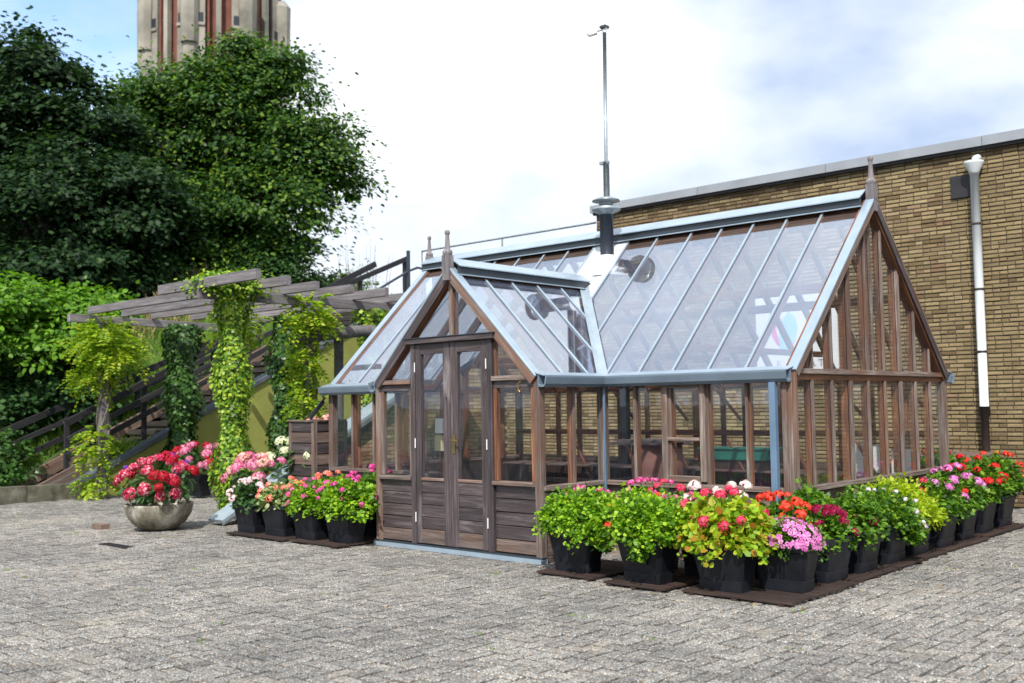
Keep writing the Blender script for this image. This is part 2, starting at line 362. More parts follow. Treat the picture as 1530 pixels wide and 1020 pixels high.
def leaf_mesh(name, pos, axis, nrm, size, mat, shape='leaf', jit=.25):
    """many small leaves as one mesh; pos, axis, nrm are Nx3"""
    n_ = len(pos)
    T = {'leaf': np.array([(0, 0, 0), (.45, .3, .05), (1, 0, -.06), (.45, -.3, .05)]),
         'slim': np.array([(0, 0, 0), (.45, .16, .04), (1, 0, -.08), (.45, -.16, .04)]),
         'round': np.array([(-.15, .0, 0), (-.02, .42, .08), (.5, .52, .0), (.95, .0, -.1), (.5, -.52, .0), (-.02, -.42, .08)]),
         'lobe': np.array([(0, 0, 0), (.1, .45, .03), (.45, .28, .03), (.62, .55, -.04), (1, 0, -.06), (.62, -.55, -.04), (.45, -.28, .03), (.1, -.45, .03)]),
         'broad': np.array([(0, 0, 0), (.25, .32, .07), (.65, .3, .03), (1, 0, -.12), (.65, -.3, .03), (.25, -.32, .07)]),
         'petal': np.array([(.5, 0, 0), (.15, .48, .03), (-.4, .3, 0), (-.4, -.3, 0), (.15, -.48, .03)]),
         'blade': np.array([(0, .03, 0), (.6, .025, .03), (1, 0, -.12), (.6, -.025, .03), (0, -.03, 0)])}[shape]
    k = len(T); axis = axis / (np.linalg.norm(axis, axis=1, keepdims=True) + 1e-9)
    y = np.cross(nrm, axis); y /= (np.linalg.norm(y, axis=1, keepdims=True) + 1e-9); z = np.cross(axis, y)
    s = (size * (1 + jit * rng.uniform(-1, 1, n_)))[:, None, None]
    V = pos[:, None, :] + s * (T[None, :, 0:1] * axis[:, None, :] + T[None, :, 1:2] * y[:, None, :] + T[None, :, 2:3] * z[:, None, :])
    me = bpy.data.meshes.new(name); me.vertices.add(n_ * k); me.vertices.foreach_set('co', V.reshape(-1).astype(np.float32))
    me.loops.add(n_ * k); me.loops.foreach_set('vertex_index', np.arange(n_ * k, dtype=np.int32))
    me.polygons.add(n_); me.polygons.foreach_set('loop_start', np.arange(0, n_ * k, k, dtype=np.int32)); me.polygons.foreach_set('loop_total', np.full(n_, k, dtype=np.int32))
    me.materials.append(mat); me.update(calc_edges=True); return me
def unit(n_):
    v = rng.normal(size=(n_, 3)); return v / np.linalg.norm(v, axis=1, keepdims=True)
def crown(lobes, n_cl, per, sig, lo=.55, flat_=.5):
    """clusters through ellipsoid lobes; returns pos, axis, normal"""
    vol = np.array([l[1][0] * l[1][1] * l[1][2] for l in lobes]) ** (2 / 3.); vol /= vol.sum()
    P, A, Nn = [], [], []
    for l, q in zip(lobes, vol):
        k = max(3, int(n_cl * q)); c = np.array(l[0]); r_ = np.array(l[1])
        u = unit(k); u[:, 2] = np.where(u[:, 2] < -.5, -u[:, 2] * .6, u[:, 2]); rad = rng.uniform(lo, 1.03, k)[:, None] ** .7
        cen = c + u * rad * r_
        cs = rng.uniform(.5, 1.5, k) * sig
        off = rng.normal(size=(k, per, 3)) * cs[:, None, None]; off[:, :, 2] *= flat_; off *= (1 + .25 * rng.normal(size=(k, 1, 1))); off[:, :, 2] -= .22 * np.hypot(off[:, :, 0], off[:, :, 1])
        pos = (cen[:, None, :] + off).reshape(-1, 3); P.append(pos)
        o = np.repeat(u, per, 0); nn = o * .5 + unit(len(o)) * .55 + np.array([0, 0, .75]); Nn.append(nn)
        A.append(off.reshape(-1, 3) / sig + unit(len(o)) * .8 + np.array([0, 0, -.25]))
    return np.concatenate(P), np.concatenate(A), np.concatenate(Nn)

# ------------------------------------------------------------------ ground and court
def struct(name, mb, mat, smooth=False): return part(name, mb, mat, None, None, smooth, kind='structure')
gm = MB(); gm.poly([(-450, -450, -.06), (450, -450, -.06), (450, 450, -.06), (-450, 450, -.06)])
struct('ground', gm, M['earth'])
court = struct('courtyard_paving', MB().box((-14.0, -14, -.05), (9, 6.9, -.014)), M['joint'])
def hsh(i, j): return math.sin(i * 127.1 + j * 311.7) * 43758.5453 % 1
U = .1065; ang_lim = math.cos(R(31))
pv = []; cfl = Vector((cf.x, cf.y)).normalized()
for i in range(-130, 60):
    for j in range(-110, 66):
        k = (i - j) % 4
        if k not in (0, 2): continue
        if k == 0: x0, y0, x1, y1 = i * U, j * U, (i + 2) * U, (j + 1) * U
        else: x0, y0, x1, y1 = i * U, (j - 1) * U, (i + 1) * U, (j + 1) * U
        cx, cy = (x0 + x1) / 2, (y0 + y1) / 2
        if cx < -13.9 or cy > 6.8: continue
        if -6.7 < cx < -.05 and .06 < cy < 3.7: continue
        if -4.5 < cx < -2.2 and -.96 < cy < .1: continue
        d = Vector((cx - CAM.x, cy - CAM.y)); ds = d.length
        if ds < 3.2 or d.dot(cfl) / ds < ang_lim: continue
        pv.append((ds, x0, y0, x1, y1, i, j))
pv.sort()
def paver_geo(mb, x0, y0, x1, y1, i, j, loc):
    g_ = .0055 + .003 * hsh(j, i); c = .011; dz = (hsh(i, j) - .5) * .010; tx = (hsh(i + 5, j) - .5) * .035; ty = (hsh(i, j + 9) - .5) * .035
    cx, cy = (x0 + x1) / 2, (y0 + y1) / 2
    def q(a, b_, z): return (a - loc[0], b_ - loc[1], z + (tx * (a - cx) + ty * (b_ - cy) + dz if z > -.02 else 0))
    X0, Y0, X1, Y1 = x0 + g_, y0 + g_, x1 - g_, y1 - g_
    o = len(mb.v)
    mb.v += [q(X0, Y0, -.03), q(X1, Y0, -.03), q(X1, Y1, -.03), q(X0, Y1, -.03), q(X0, Y0, -.004), q(X1, Y0, -.004), q(X1, Y1, -.004), q(X0, Y1, -.004),
             q(X0 + c, Y0 + c, 0), q(X1 - c, Y0 + c, 0), q(X1 - c, Y1 - c, 0), q(X0 + c, Y1 - c, 0)]
    for a in range(4):
        b_ = (a + 1) % 4; mb.f += [(o + a, o + b_, o + 4 + b_, o + 4 + a), (o + 4 + a, o + 4 + b_, o + 8 + b_, o + 8 + a)]
    mb.f.append((o + 8, o + 9, o + 10, o + 11))
rest = MB(); dark_at = {(1.95, -1.55), (1.9, -2.15)}
for k, (ds, x0, y0, x1, y1, i, j) in enumerate(pv):
    if k < 300:
        mb = MB(); c = ((x0 + x1) / 2, (y0 + y1) / 2); paver_geo(mb, x0, y0, x1, y1, i, j, c)
        part('paver', mb, M['basalt'] if k in (96, 141, 205) else M['paver'], court, Matrix.Translation((c[0], c[1], 0)))
    else: paver_geo(rest, x0, y0, x1, y1, i, j, (0, 0))
part('paver_field', rest, M['paver'], court, kind='stuff')
# weeds and moss tufts in the joints
n_ = 340; pos = np.zeros((n_, 3)); ctr = rng.uniform((-12, -5), (2.5, 2), (60, 2))
ctr = ctr[[not (-6.9 < a < .2 and -.2 < b_ < 3.9) and not (-4.7 < a < -2.1 and b_ > -1.2) for a, b_ in ctr]]
pos[:, :2] = ctr[rng.integers(0, len(ctr), n_)] + rng.normal(size=(n_, 2)) * (.05, .02)
ax = rng.normal(size=(n_, 3)) * .8; ax[:, 2] = 1
tag(link(bpy.data.objects.new('joint_weeds', leaf_mesh('joint_weeds', pos, ax, unit(n_), .022, M['grass'], 'leaf'))), 'tiny green weeds and moss growing in the paving joints', 'weeds', kind='stuff')

n_ = 240; pos = np.zeros((n_, 3)); pos[:, 0] = rng.uniform(-1.9, 1.5, n_); pos[:, 1] = rng.uniform(-2.3, 4.5, n_)
kq = ((pos[:, 1] < -1.5) | (pos[:, 0] > .75)); pos = pos[kq]; pos[:, 2] = .004; n_ = len(pos); nn_ = rng.normal(size=(n_, 3)) * .25; nn_[:, 2] = 1
tag(link(bpy.data.objects.new('fallen_petals', leaf_mesh('fallen_petals', pos, unit(n_), nn_, .022, M['dry'], 'petal', .6))), 'dry fallen petals and leaf scraps on the paving before the pots', 'leaf litter', kind='stuff')
# ------------------------------------------------------------------ embankment, stairs, green wall
SX0, SX1 = -14.42, -16.1
def stair_z(y): return .253 + .4893 * (y + .17)
def hill(x, y):
    if x > -16.2 and y < 6.8: return -.2
    base = max(.2, min(4.15, stair_z(y) + .12))
    up = max(0, (-16.2 - x)) * .46
    up *= max(.12, min(1, 1 - (y - 5.5) / 2.5))
    z = base + up
    if x > -16.2: z = 4.05
    return min(z, 5.1 + .15 * math.sin(x * .7) + .15 * math.sin(y * .5)) + .05 * math.sin(x * 3.1 + y * 2.3)
gx = [-16.2 - t for t in (0, .4, .9, 1.6, 2.4, 3.4, 4.6, 6, 8, 11, 15, 20, 30, 60, 120, 300)]; gy = [-60, -20, -10, -5, -3] + [-2 + .7 * k for k in range(22)] + [16, 20, 30, 60, 140, 400]
hm = MB()
for y in gy:
    for x in gx: hm.v.append((x, y, hill(x, y) if -20 < y < 60 else .6))
for a in range(len(gy) - 1):
    for c in range(len(gx) - 1): k = a * len(gx) + c; hm.f.append((k, k + len(gx), k + len(gx) + 1, k + 1))
struct('embankment', hm, M['grassbase'], True)
struct('upper_terrace', MB().box((-16.2, 7.3, -.05), (-14.2, 60, 4.0)), M['earth'])
n_ = 36000; x = -16.25 - rng.uniform(0, 1, n_) ** 1.3 * 6; y = rng.uniform(-1.5, 11, n_)
pos = np.array([(a, b_, hill(a, b_) - .02) for a, b_ in zip(x, y)]); ax = rng.normal(size=(n_, 3)) * .35; ax[:, 2] = 1
tag(link(bpy.data.objects.new('bank_grass', leaf_mesh('bank_grass', pos, ax, unit(n_), .2, M['grass'], 'blade', .5))), 'long sunlit grass on the sloping bank beside the stairs', 'grass', kind='stuff')

gw = thing('retaining_wall', (-14.3, 2, 0), 'olive green rendered wall under the stairs with a slate blue sloping coping', 'wall')
def wallpoly(y0, y1): return [(-14.2, y0, -.03), (-14.2, y1, -.03), (-14.2, y1, stair_z(y1) - .1), (-14.2, y0, max(.02, stair_z(y0) - .1))]
ys = [-.12, 2.2, 4.5, 7.3]
for a, b_ in zip(ys, ys[1:]): part('render_panel', MB().prism(wallpoly(a + .006, b_ - .006), (-.2, 0, 0)), M['green_wall'], gw)
for a, b_ in zip(ys, ys[1:]):
    beam('coping', (-14.27, a - .1 if a < 0 else a, stair_z(a - .1 if a < 0 else a) - .045), (-14.27, b_ - .008, stair_z(b_) - .045), .26, .09, M['coping_blue'], gw, (0, 0, 1))

stairs = thing('timber_stairs', (-15.2, 0, 0), 'dark sleeper stairs climbing the bank behind the green wall', 'stairs')
for k in range(24):
    y = -.55 + k * .335; z = stair_z(y) - .10
    if z > 4.0: break
    beam('tread', (SX1 + .05, y + .16, z), (SX0 - .08, y + .16, z), .30, .10, M['tread'], stairs, (0, 0, 1))
    part('riser_fill', MB().box((SX1 + .1, y + .04, max(-.02, z - .35)), (SX0 - .12, y + .30, z - .052)), M['earth'], stairs)
beam('stringer', (SX1 - .02, -.9, stair_z(-.9) + .0), (SX1 - .02, 7.4, stair_z(7.4) + .0), .26, .07, M['stringer'], stairs, (1, 0, 0))
beam('stringer', (SX0 - .02, -.75, stair_z(-.75) + .12), (SX0 - .02, .55, stair_z(.55) + .12), .26, .06, M['weathered'], stairs, (1, 0, 0), label='short pale plank at the foot of the stairs')
for sx, lab, y0, y1 in ((-14.42, 'near', -.2, 7.17), (-16.25, 'far', -.9, 9.8)):
    rl = thing('stair_railing', (sx, y0, stair_z(y0)), 'black timber handrail on the near side of the stairs above the green wall' if lab == 'near' else 'black timber handrail on the bank side of the stairs along the grass', 'railing', 'railings of the timber stairs')
    zc = (lambda y: stair_z(y)) if lab == 'near' else (lambda y: .204 + .417 * (y + .3))
    if lab == 'far': beam('end_post', (sx - .062, y1, zc(y1) - .6), (sx - .062, y1, zc(y1) + 1.15), .09, .06, M['black_wood'], rl, (1, 0, 0))
    hs_ = (1.12, .80, .48) if lab == 'far' else (1.12, .80, .5)
    for q, h in enumerate(hs_):
        ye = y1 if q == 0 else min(y1, 5.2)
        beam('rail', (sx, y0, zc(y0) + h), (sx, ye, zc(ye) + h), .13 if q == 0 else .10, .06, M['black_wood'], rl, (1, 0, 0))
    y = y0 + .02
    while y < y1:
        beam('post', (sx - .062, y, zc(y) - .2), (sx - .062, y, zc(y) + 1.14), .09, .06, M['black_wood'], rl, (1, 0, 0)); y += 1.52
tr = thing('pipe_railing', (-12.6, 6.0, 4.0), 'dark green bent pipe handrail at the head of the stairs', 'railing')
part('pipe', MB().tube([(-12.9, 5.0, 3.75), (-12.6, 5.66, 4.06), (-12.6, 6.59, 4.56), (-12.6, 6.85, 4.66), (-12.6, 6.98, 4.66), (-12.6, 7.06, 4.58), (-12.6, 7.07, 3.98)], .028, 8), M['metal_dark'], tr, smooth=True)
part('post', MB().box((-12.63, 6.56, 3.9), (-12.57, 6.62, 5.02)), M['metal_dark'], tr)

kb = thing('kerb_wall', (-13.95, -2, 0), 'low mossy concrete kerb edging the planting bed at the left', 'kerb')
yy = -.14
for k in range(8): part('kerb_block', MB().box((-14.12, yy - .95, -.03), (-13.96, yy - .008, .27 + .008 * (k % 3))), M['kerb'], kb); yy -= .955
struct('planting_bed', MB().box((-16.19, -12, -.05), (-14.12, -.9, .2)), M['earth'])

# second flight: sloping brick parapet with a pale metal coping beside the greenhouse
bw = thing('brick_parapet', (-7.8, -1.1, 0), 'low brick wall with a sloping pale metal coping rising beside the greenhouse', 'wall')
S2 = .5563
def pz(y): return S2 * (y + 1.1)
part('core', MB().prism([(-7.83, -1.0, 0), (-7.83, 4.6, 0), (-7.83, 4.6, pz(4.6) - .16), (-7.83, -.8, .0)], (-.16, 0, 0)), M['mortar'], bw)
bb = MB(); rowz = 0.0; r_ = 0
while rowz < 3.0:
    y = -1.0 + (.11 if r_ % 2 else 0)
    while y < 4.5:
        if pz(y + .0) - .19 > rowz + .052:
            bb.box((-7.833, y, rowz + .006), (-7.818 + .004 * hsh(r_, int(y * 10)), min(y + .205, 4.6), rowz + .058))
        y += .217
    rowz += .0625; r_ += 1
part('brick_courses', bb, M['brick'], bw, kind='stuff')
beam('coping', (-7.88, -1.12, .06), (-7.88, 4.6, pz(4.6) - .02), .36, .05, M['flashing'], bw, (0, -.486, .874))
part('coping_fascia', MB().prism([(-7.695, -1.12, 0.005), (-7.695, 4.6, pz(4.6) - .16), (-7.695, 4.6, pz(4.6) - .045), (-7.695, -1.12, .04)], (-.018, 0, 0)), M['galv'], bw)

# ------------------------------------------------------------------ brick building
bld = thing('brick_building', (-3.5, 7.0, 0), 'long yellow brick building behind the greenhouse with a grey metal roof edge', 'building')
part('wall', MB().box((-7.55, 6.92, -.03), (6, 12, 5.2)), M['mortar'], bld)
part('low_wall', MB().box((-12.75, 6.94, -.03), (-7.555, 12, 4.0)), M['mortar'], bld)
bl = []
def lay(x0, x1, z0, z1, yf):
    z = z0; r_ = 0
    while z < z1 - .03:
        x = x0 + random.choice((0, .0, .11)); r_ += 1
        if x > x0 + .05: bl.append((x0 + .004, x - .012, z, yf))
        while x < x1:
            Lb = .205 if random.random() < .72 else .098
            e = min(x + Lb, x1)
            if e - x > .03: bl.append((x, e, z, yf))
            x = e + .012
        z += .0625
lay(-7.55, 3.2, .0, 5.16, 6.92); lay(-12.75, -7.56, .0, 3.86, 6.94)
def brick_geo(mb, x0, x1, z, yf, ox=0, oy=0, oz=0):
    y = yf - random.uniform(.002, .014); j = lambda: random.uniform(-.0022, .0022); o = len(mb.v); c = .004
    zz0, zz1 = z + .005 + random.uniform(0, .002), z + .0495 + random.uniform(-.002, .001)
    for (a, b_, yy) in ((x0, zz0, yf + .01), (x1, zz0, yf + .01), (x1, zz1, yf + .01), (x0, zz1, yf + .01), (x0 + j(), zz0 + j(), y + c), (x1 + j(), zz0 + j(), y + c), (x1 + j(), zz1 + j(), y + c), (x0 + j(), zz1 + j(), y + c),
                        (x0 + c, zz0 + c, y + j()), (x1 - c, zz0 + c, y + j()), (x1 - c, zz1 - c, y + j()), (x0 + c, zz1 - c, y + j())): mb.v.append((a - ox, yy - oy, b_ - oz))
    for lv in (0, 4):
        for a in range(4): b_ = (a + 1) % 4; mb.f.append((o + lv + a, o + lv + b_, o + lv + 4 + b_, o + lv + 4 + a))
    mb.f.append((o + 8, o + 9, o + 10, o + 11))
big = [q for q in bl if q[1] - q[0] > .15 and q[0] > -1.2 and q[1] < .3 and 1.0 < q[2] < 5]
big.sort(key=lambda q: -q[0]); bigs = set(big[:300]); rb = MB()
for q in bl:
    if q in bigs:
        mb = MB(); brick_geo(mb, *q, ox=q[0], oy=q[3], oz=q[2]); part('brick', mb, M['brick'], bld, Matrix.Translation((q[0], q[3], q[2])))
    else: brick_geo(rb, *q)
part('brickwork', rb, M['brick'], bld, kind='stuff')
x = -7.62
while x < 6:
    part('roof_coping', MB().box((x, 6.80, 5.20), (min(x + 2.4, 6.1), 7.0, 5.34)), M['coping'], bld); x += 2.408
part('coping_shade_strip', MB().box((-7.58, 6.84, 5.155), (6.05, 6.915, 5.197)), M['blackmetal'], bld)  # black strip standing in for the shadow under the coping
part('roof', MB().box((-7.55, 7.0, 5.2), (6, 12, 5.28)), M['roof_felt'], bld)
part('low_roof_edge', MB().box((-12.8, 6.85, 3.88), (-7.56, 12, 4.02)), M['coping'], bld)
part('vent_plate', MB().box((-.895, 6.885, 4.50), (-.585, 6.905, 4.83)), M['blackmetal'], bld)
part('rail_tube', MB().tube([(-12.54, 6.95, 4.0), (-12.54, 6.95, 5.035), (-7.6, 6.95, 5.035)], .022, 6), M['galv'], bld)
for x in (-10.07,): part('rail_post', MB().tube([(x, 6.95, 4.0), (x, 6.95, 5.02)], .02, 6), M['galv'], bld)
part('rail_lower_tube', MB().tube([(-12.52, 6.95, 4.55), (-7.6, 6.95, 4.55)], .014, 6), M['galv'], bld)
dp = thing('drainpipe', (-.52, 6.8, 0), 'white enamel drainpipe with a hopper head on the brick wall', 'drainpipe')
part('upper_pipe', MB().tube([(-.52, 6.79, 1.42), (-.52, 6.79, 4.85)], .062, 14), M['whitepipe'], dp, smooth=True)
part('lower_pipe', MB().tube([(-.52, 6.79, 0), (-.52, 6.79, 1.28), (-.52, 6.79, 1.29), (-.52, 6.79, 1.43)], [.055, .055, .075, .075], 14), M['iron'], dp, smooth=True)
hp_ = MB().lathe([(.02, .0), (.065, .0), (.075, .05), (.135, .17), (.14, .20), (.12, .205), (.1, .15)], 16, (-.52, 6.79, 4.78)); part('hopper', hp_, M['whitepipe'], dp, smooth=True)
part('hopper_spout', MB().tube([(-.50, 6.92, 5.06), (-.50, 6.80, 5.02), (-.50, 6.77, 4.96)], .05, 10), M['whitepipe'], dp, smooth=True)
for z in (2.2, 3.1, 4.05): part('bracket', MB().tube([(-.52, 6.79, z), (-.52, 6.79, z + .03)], .068, 14), M['iron'], dp)
mast = thing('camera_mast', (-7.66, 7.4, 4.0), 'tall thin galvanised mast with small security cameras at its tip', 'mast')
part('lower_tube', MB().tube([(-7.66, 7.4, 4.0), (-7.66, 7.4, 6.3)], .062, 12), M['galv'], mast, smooth=True)
part('upper_tube', MB().tube([(-7.66, 7.4, 6.3), (-7.63, 7.4, 8.98)], .038, 12), M['galv'], mast, smooth=True)
part('clamp', MB().box((-7.80, 7.36, 6.26), (-7.60, 7.44, 6.32)), M['galv'], mast)
part('head_plate', MB().box((-7.70, 7.33, 8.98), (-7.56, 7.47, 9.03)), M['metal_dark'], mast)
for dx, s in ((-.12, -1), (.1, 1)):
    cm_ = part('camera', MB().tube([(-7.63 + dx, 7.30, 8.90), (-7.63 + dx * 1.9, 7.16, 8.84)], .042, 10), M['white_panel'], mast, smooth=True)
    part('camera_arm', MB().tube([(-7.63, 7.38, 8.95), (-7.63 + dx, 7.31, 8.93)], .015, 6), M['galv'], cm_)

# sign on the wall
sg = thing('sign', (-3.44, 6.86, 2.05), 'white square sign with a pink and blue flame emblem on the brick wall', 'sign')
part('panel', MB().box((-4.16, 6.84, 2.05), (-2.72, 6.87, 3.30)), M['white_panel'], sg)
def flatshape(name, pts, mat, y): part(name, MB().prism([(a, y, c) for a, c in pts], (0, .004, 0)), mat, sg)
flatshape('pink_flame', [(-3.88, 3.02), (-3.74, 3.10), (-3.66, 3.05), (-3.76, 2.95), (-3.79, 2.72), (-3.73, 2.52), (-3.63, 2.38), (-3.78, 2.48), (-3.86, 2.62), (-3.90, 2.82)], M['s_pink'], 6.834)
flatshape('pale_blue_flame', [(-3.72, 2.42), (-3.74, 2.66), (-3.66, 2.90), (-3.55, 3.02), (-3.44, 2.92), (-3.40, 2.74), (-3.46, 2.52), (-3.56, 2.38)], M['s_cyan'], 6.829)
flatshape('blue_flame', [(-3.40, 2.44), (-3.30, 2.56), (-3.26, 2.78), (-3.20, 2.98), (-3.10, 2.84), (-3.04, 2.66), (-3.10, 2.50), (-3.24, 2.40)], M['s_blue'], 6.834)
def text(name, body, size, loc, rot, mat, parent, ext=.002):
    c = bpy.data.curves.new(name, 'FONT'); c.body = body; c.size = size; c.extrude = ext; c.align_x = 'LEFT'
    o = bpy.data.objects.new('tmp_text', c); sc.collection.objects.link(o)
    me = bpy.data.meshes.new_from_object(o.evaluated_get(bpy.context.evaluated_depsgraph_get())); bpy.data.objects.remove(o)
    me.materials.clear(); me.materials.append(mat)
    return part(name, me, mat, parent, Matrix.Translation(loc) @ Matrix.Rotation(R(90), 4, 'X'))
for ch, x in (('E', -3.80), ('V', -3.56), ('E', -3.44), ('A', -3.22), ('T', -3.06)): text('letter', ch, .17, (x, 6.836, 2.10), None, M['s_text'], sg)

# brown lidded bin by the wall
cb = thing('garden_chest', (-.9, 6.4, 0), 'dark wooden chest standing against the brick wall below the drainpipe', 'chest')
part('body', MB().box((-1.35, 5.95, 0), (-.42, 6.72, .66)), M['interior'], cb)
for k in range(5): beam('lid_board', (-1.42, 5.98 + k * .165, .69 + k * .018), (-.36, 5.98 + k * .165, .69 + k * .018), .155, .035, M['board'], cb, (0, -.1, 1))

# ------------------------------------------------------------------ greenhouse
GL, GD, HE, HR, HS = 6.77, 3.755, 1.815, 3.662, .75
P1, P2, PQ, HP = -2.163, -4.574, 1.018, 3.011
PM = (P1 + P2) / 2; SL = (HR - HE) / (GD / 2); PS = (HP - HE) / ((P1 - P2) / 2); YV = (HP - HE) / SL
gh = thing('greenhouse', (-3.4, 1.4, 0), 'timber framed victorian greenhouse with a glazed gabled porch and double doors', 'greenhouse')
def pane(pts, nrm, mat, parent=gh, name='window_pane', t=.004):
    nn = Vector(nrm).normalized() * t
    return part(name, MB().prism(pts, nn), mat, parent)
def V3(*a): return Vector(a)
def timber(name, p0, p1, w_, outd, n_out, base_off=0, parent=gh, mi='red', mo='weathered', strip=.028, **kw):
    """red-brown member behind the glass line with a weathered cover strip in front"""
    n_out = Vector(n_out); p0, p1 = Vector(p0), Vector(p1)
    o = beam(name, p0 - n_out * (outd / 2 + .004), p1 - n_out * (outd / 2 + .004), w_, outd, M[mi], parent, n_out, **kw)
    beam('cover_strip', p0 + n_out * .018, p1 + n_out * .018, w_ * .92, strip, M[mo], o, n_out)
    return o
BIG, SM = .07, .036
def wall(p0, p1, n_out, n, boards=3, big_every=3, bmat='board', ends=(1, 1), skip=()):
    p0, p1 = Vector(p0), Vector(p1); n_out = Vector(n_out); d = (p1 - p0); Lw = d.length; d.normalize(); step = Lw / n
    up = Vector((0, 0, 1))
    beam('sill', p0 + up * (HS - .02) + n_out * .015, p1 + up * (HS - .02) + n_out * .015, .045, .11, M['weathered'], gh, n_out)
    beam('head_rail', p0 + up * (HE - .035) - n_out * .012, p1 + up * (HE - .035) - n_out * .012, .07, .07, M['red'], gh, n_out)
    beam('base_rail', p0 + up * .03, p1 + up * .03, .06, .08, M['board'], gh, n_out)
    hb = (HS - .045 - .06) / boards
    for k in range(boards):
        z = .06 + hb * (k + .5)
        a = p0 + up * z + n_out * (.004 + .004 * (k % 2)); b_ = p1 + up * z + n_out * (.004 + .004 * (k % 2))
        m_ = bmat if not isinstance(bmat, list) else bmat[k % len(bmat)]
        nseg = max(1, round(Lw / 1.3)) if big_every else 1
        for q in range(nseg):
            beam('wall_board', a.lerp(b_, q / nseg) + d * .025, a.lerp(b_, (q + 1) / nseg) - d * .025, hb - .008, .022, M[m_], gh, n_out)
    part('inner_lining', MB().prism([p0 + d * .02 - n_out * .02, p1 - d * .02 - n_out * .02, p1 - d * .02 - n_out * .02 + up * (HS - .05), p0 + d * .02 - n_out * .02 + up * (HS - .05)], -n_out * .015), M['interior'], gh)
    for k in range(n + 1):
        pp = p0 + d * (step * k)
        if (k == 0 and not ends[0]) or (k == n and not ends[1]): continue
        edge = k in (0, n); bg_ = edge or (big_every and k % big_every == 0)
        if edge: continue
        timber('mullion', pp + up * HS, pp + up * (HE - .07), BIG if bg_ else SM, .075 if bg_ else .055, n_out)
        if bg_ and not edge: beam('bay_post', pp + n_out * .03, pp + up * (HS - .05) + n_out * .03, BIG, .03, M['weathered'], gh, n_out)
    for k in range(n):
        a = p0 + d * (step * k + .02); b_ = p0 + d * (step * (k + 1) - .02)
        pane([a + up * (HS + .004), b_ + up * (HS + .004), b_ + up * (HE - .07), a + up * (HE - .07)], n_out, M['glass'])
def corner(x, y, top=HE, s=.09):
    o = beam('corner_post', (x, y, 0), (x, y, top), s, s, M['weathered'], gh, (0, -1, 0)); return o
wall((P1, 0, 0), (0, 0, 0), (0, -1, 0), 5, big_every=0)
wall((-GL, 0, 0), (P2, 0, 0), (0, -1, 0), 5, big_every=0)
wall((0, 0, 0), (0, GD, 0), (1, 0, 0), 9, bmat='board')
wall((-GL, GD, 0), (-GL, 0, 0), (-1, 0, 0), 9)
wall((0, GD, 0), (-GL, GD, 0), (0, 1, 0), 16, big_every=4)
wall((P1, -PQ, 0), (P1, 0, 0), (1, 0, 0), 2, big_every=0)
wall((P2, 0, 0), (P2, -PQ, 0), (-1, 0, 0), 2, big_every=0)
for x, y in ((0, 0), (0, GD), (-GL, GD), (-GL, 0), (P1, 0), (P2, 0)): corner(x, y)
for x in (P1, P2): corner(x, -PQ, HE, .08)
# blue-grey replacement boards in the middle bay of the right gable wall
for k, z in enumerate((.62, .42)): beam('wall_board', (.030, GD / 3 + .03, z), (.030, GD * 2 / 3 - .03, z), .19, .016, M['blueboard'], gh, (1, 0, 0), label='blue grey painted board in the middle bay')
beam('corner_batten', (.062, -.012, .02), (.062, -.012, HE), .05, .03, M['weathered'], gh, (1, 0, 0))
beam('corner_batten', (-.02, -.062, .02), (-.02, -.062, HE), .05, .03, M['weathered'], gh, (0, -1, 0))
# opening light in the front wall
cx0, cx1 = -1.30 - .045, -.865 - .04; yf = -.045
casm = beam('opening_light', (cx0, yf, HS + .03), (cx0, yf, HE - .06), .07, .035, M['weathered'], gh, (0, -1, 0))
for a, b_ in (((cx1, yf, HS + .03), (cx1, yf, HE - .06)), ((cx0 + .036, yf, HS + .05), (cx1 - .036, yf, HS + .05)), ((cx0 + .036, yf, HE - .09), (cx1 - .036, yf, HE - .09)), ((cx0 + .036, yf, 1.19), (cx1 - .036, yf, 1.19))):
    beam('frame_bar', a, b_, .06 if a[2] != 1.19 else .035, .033, M['weathered'], casm, (0, -1, 0))

# gable ends of the main roof
def gable(xg, s):
    yc = GD / 2; nrm = (s, 0, 0)
    zr = lambda y: HE + SL * (yc - abs(y - yc)) - .03
    beam('transom', (xg, 0, HE + .012), (xg, GD, HE + .012), .05, .10, M['weathered'], gh, nrm)
    for k in range(1, 9):
        y = GD * k / 9; bg_ = k % 3 == 0
        timber('gable_mullion', (xg, y, HE + .04), (xg, y, zr(y) - .03), BIG if bg_ else SM, .07 if bg_ else .055, nrm)
    timber('gable_mullion', (xg - .03 * s, yc, HE + .04), (xg - .03 * s, yc, HR - .06), .045, .05, nrm)
    ys = [GD * k / 9 for k in range(10)]
    for a, b_ in zip(ys, ys[1:]):
        pts = [(xg, a + .02, HE + .04), (xg, b_ - .02, HE + .04), (xg, b_ - .02, max(zr(b_ - .02), HE + .041)), ]
        if a < yc < b_: pts.append((xg, yc, zr(yc)))
        pts.append((xg, a + .02, max(zr(a + .02), HE + .041)))
        pane(pts, nrm, M['glass'])
    for y0 in (0, GD):
        d = Vector((0, yc - y0, HR - HE)); up = Vector((0, -d.z if y0 == 0 else d.z, abs(d.y))).normalized()
        a = Vector((xg, y0, HE)) - up * .03; b_ = Vector((xg, yc, HR)) - up * .03
        beam('barge_board', a, b_, .11, .085, M['red'], gh, up)
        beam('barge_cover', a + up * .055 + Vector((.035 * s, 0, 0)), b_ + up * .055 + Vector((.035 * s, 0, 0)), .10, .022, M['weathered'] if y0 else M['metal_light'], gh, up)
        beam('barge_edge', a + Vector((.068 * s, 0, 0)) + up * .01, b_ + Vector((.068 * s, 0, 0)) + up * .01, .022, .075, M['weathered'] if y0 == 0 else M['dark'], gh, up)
gable(0, 1); gable(-GL, -1)

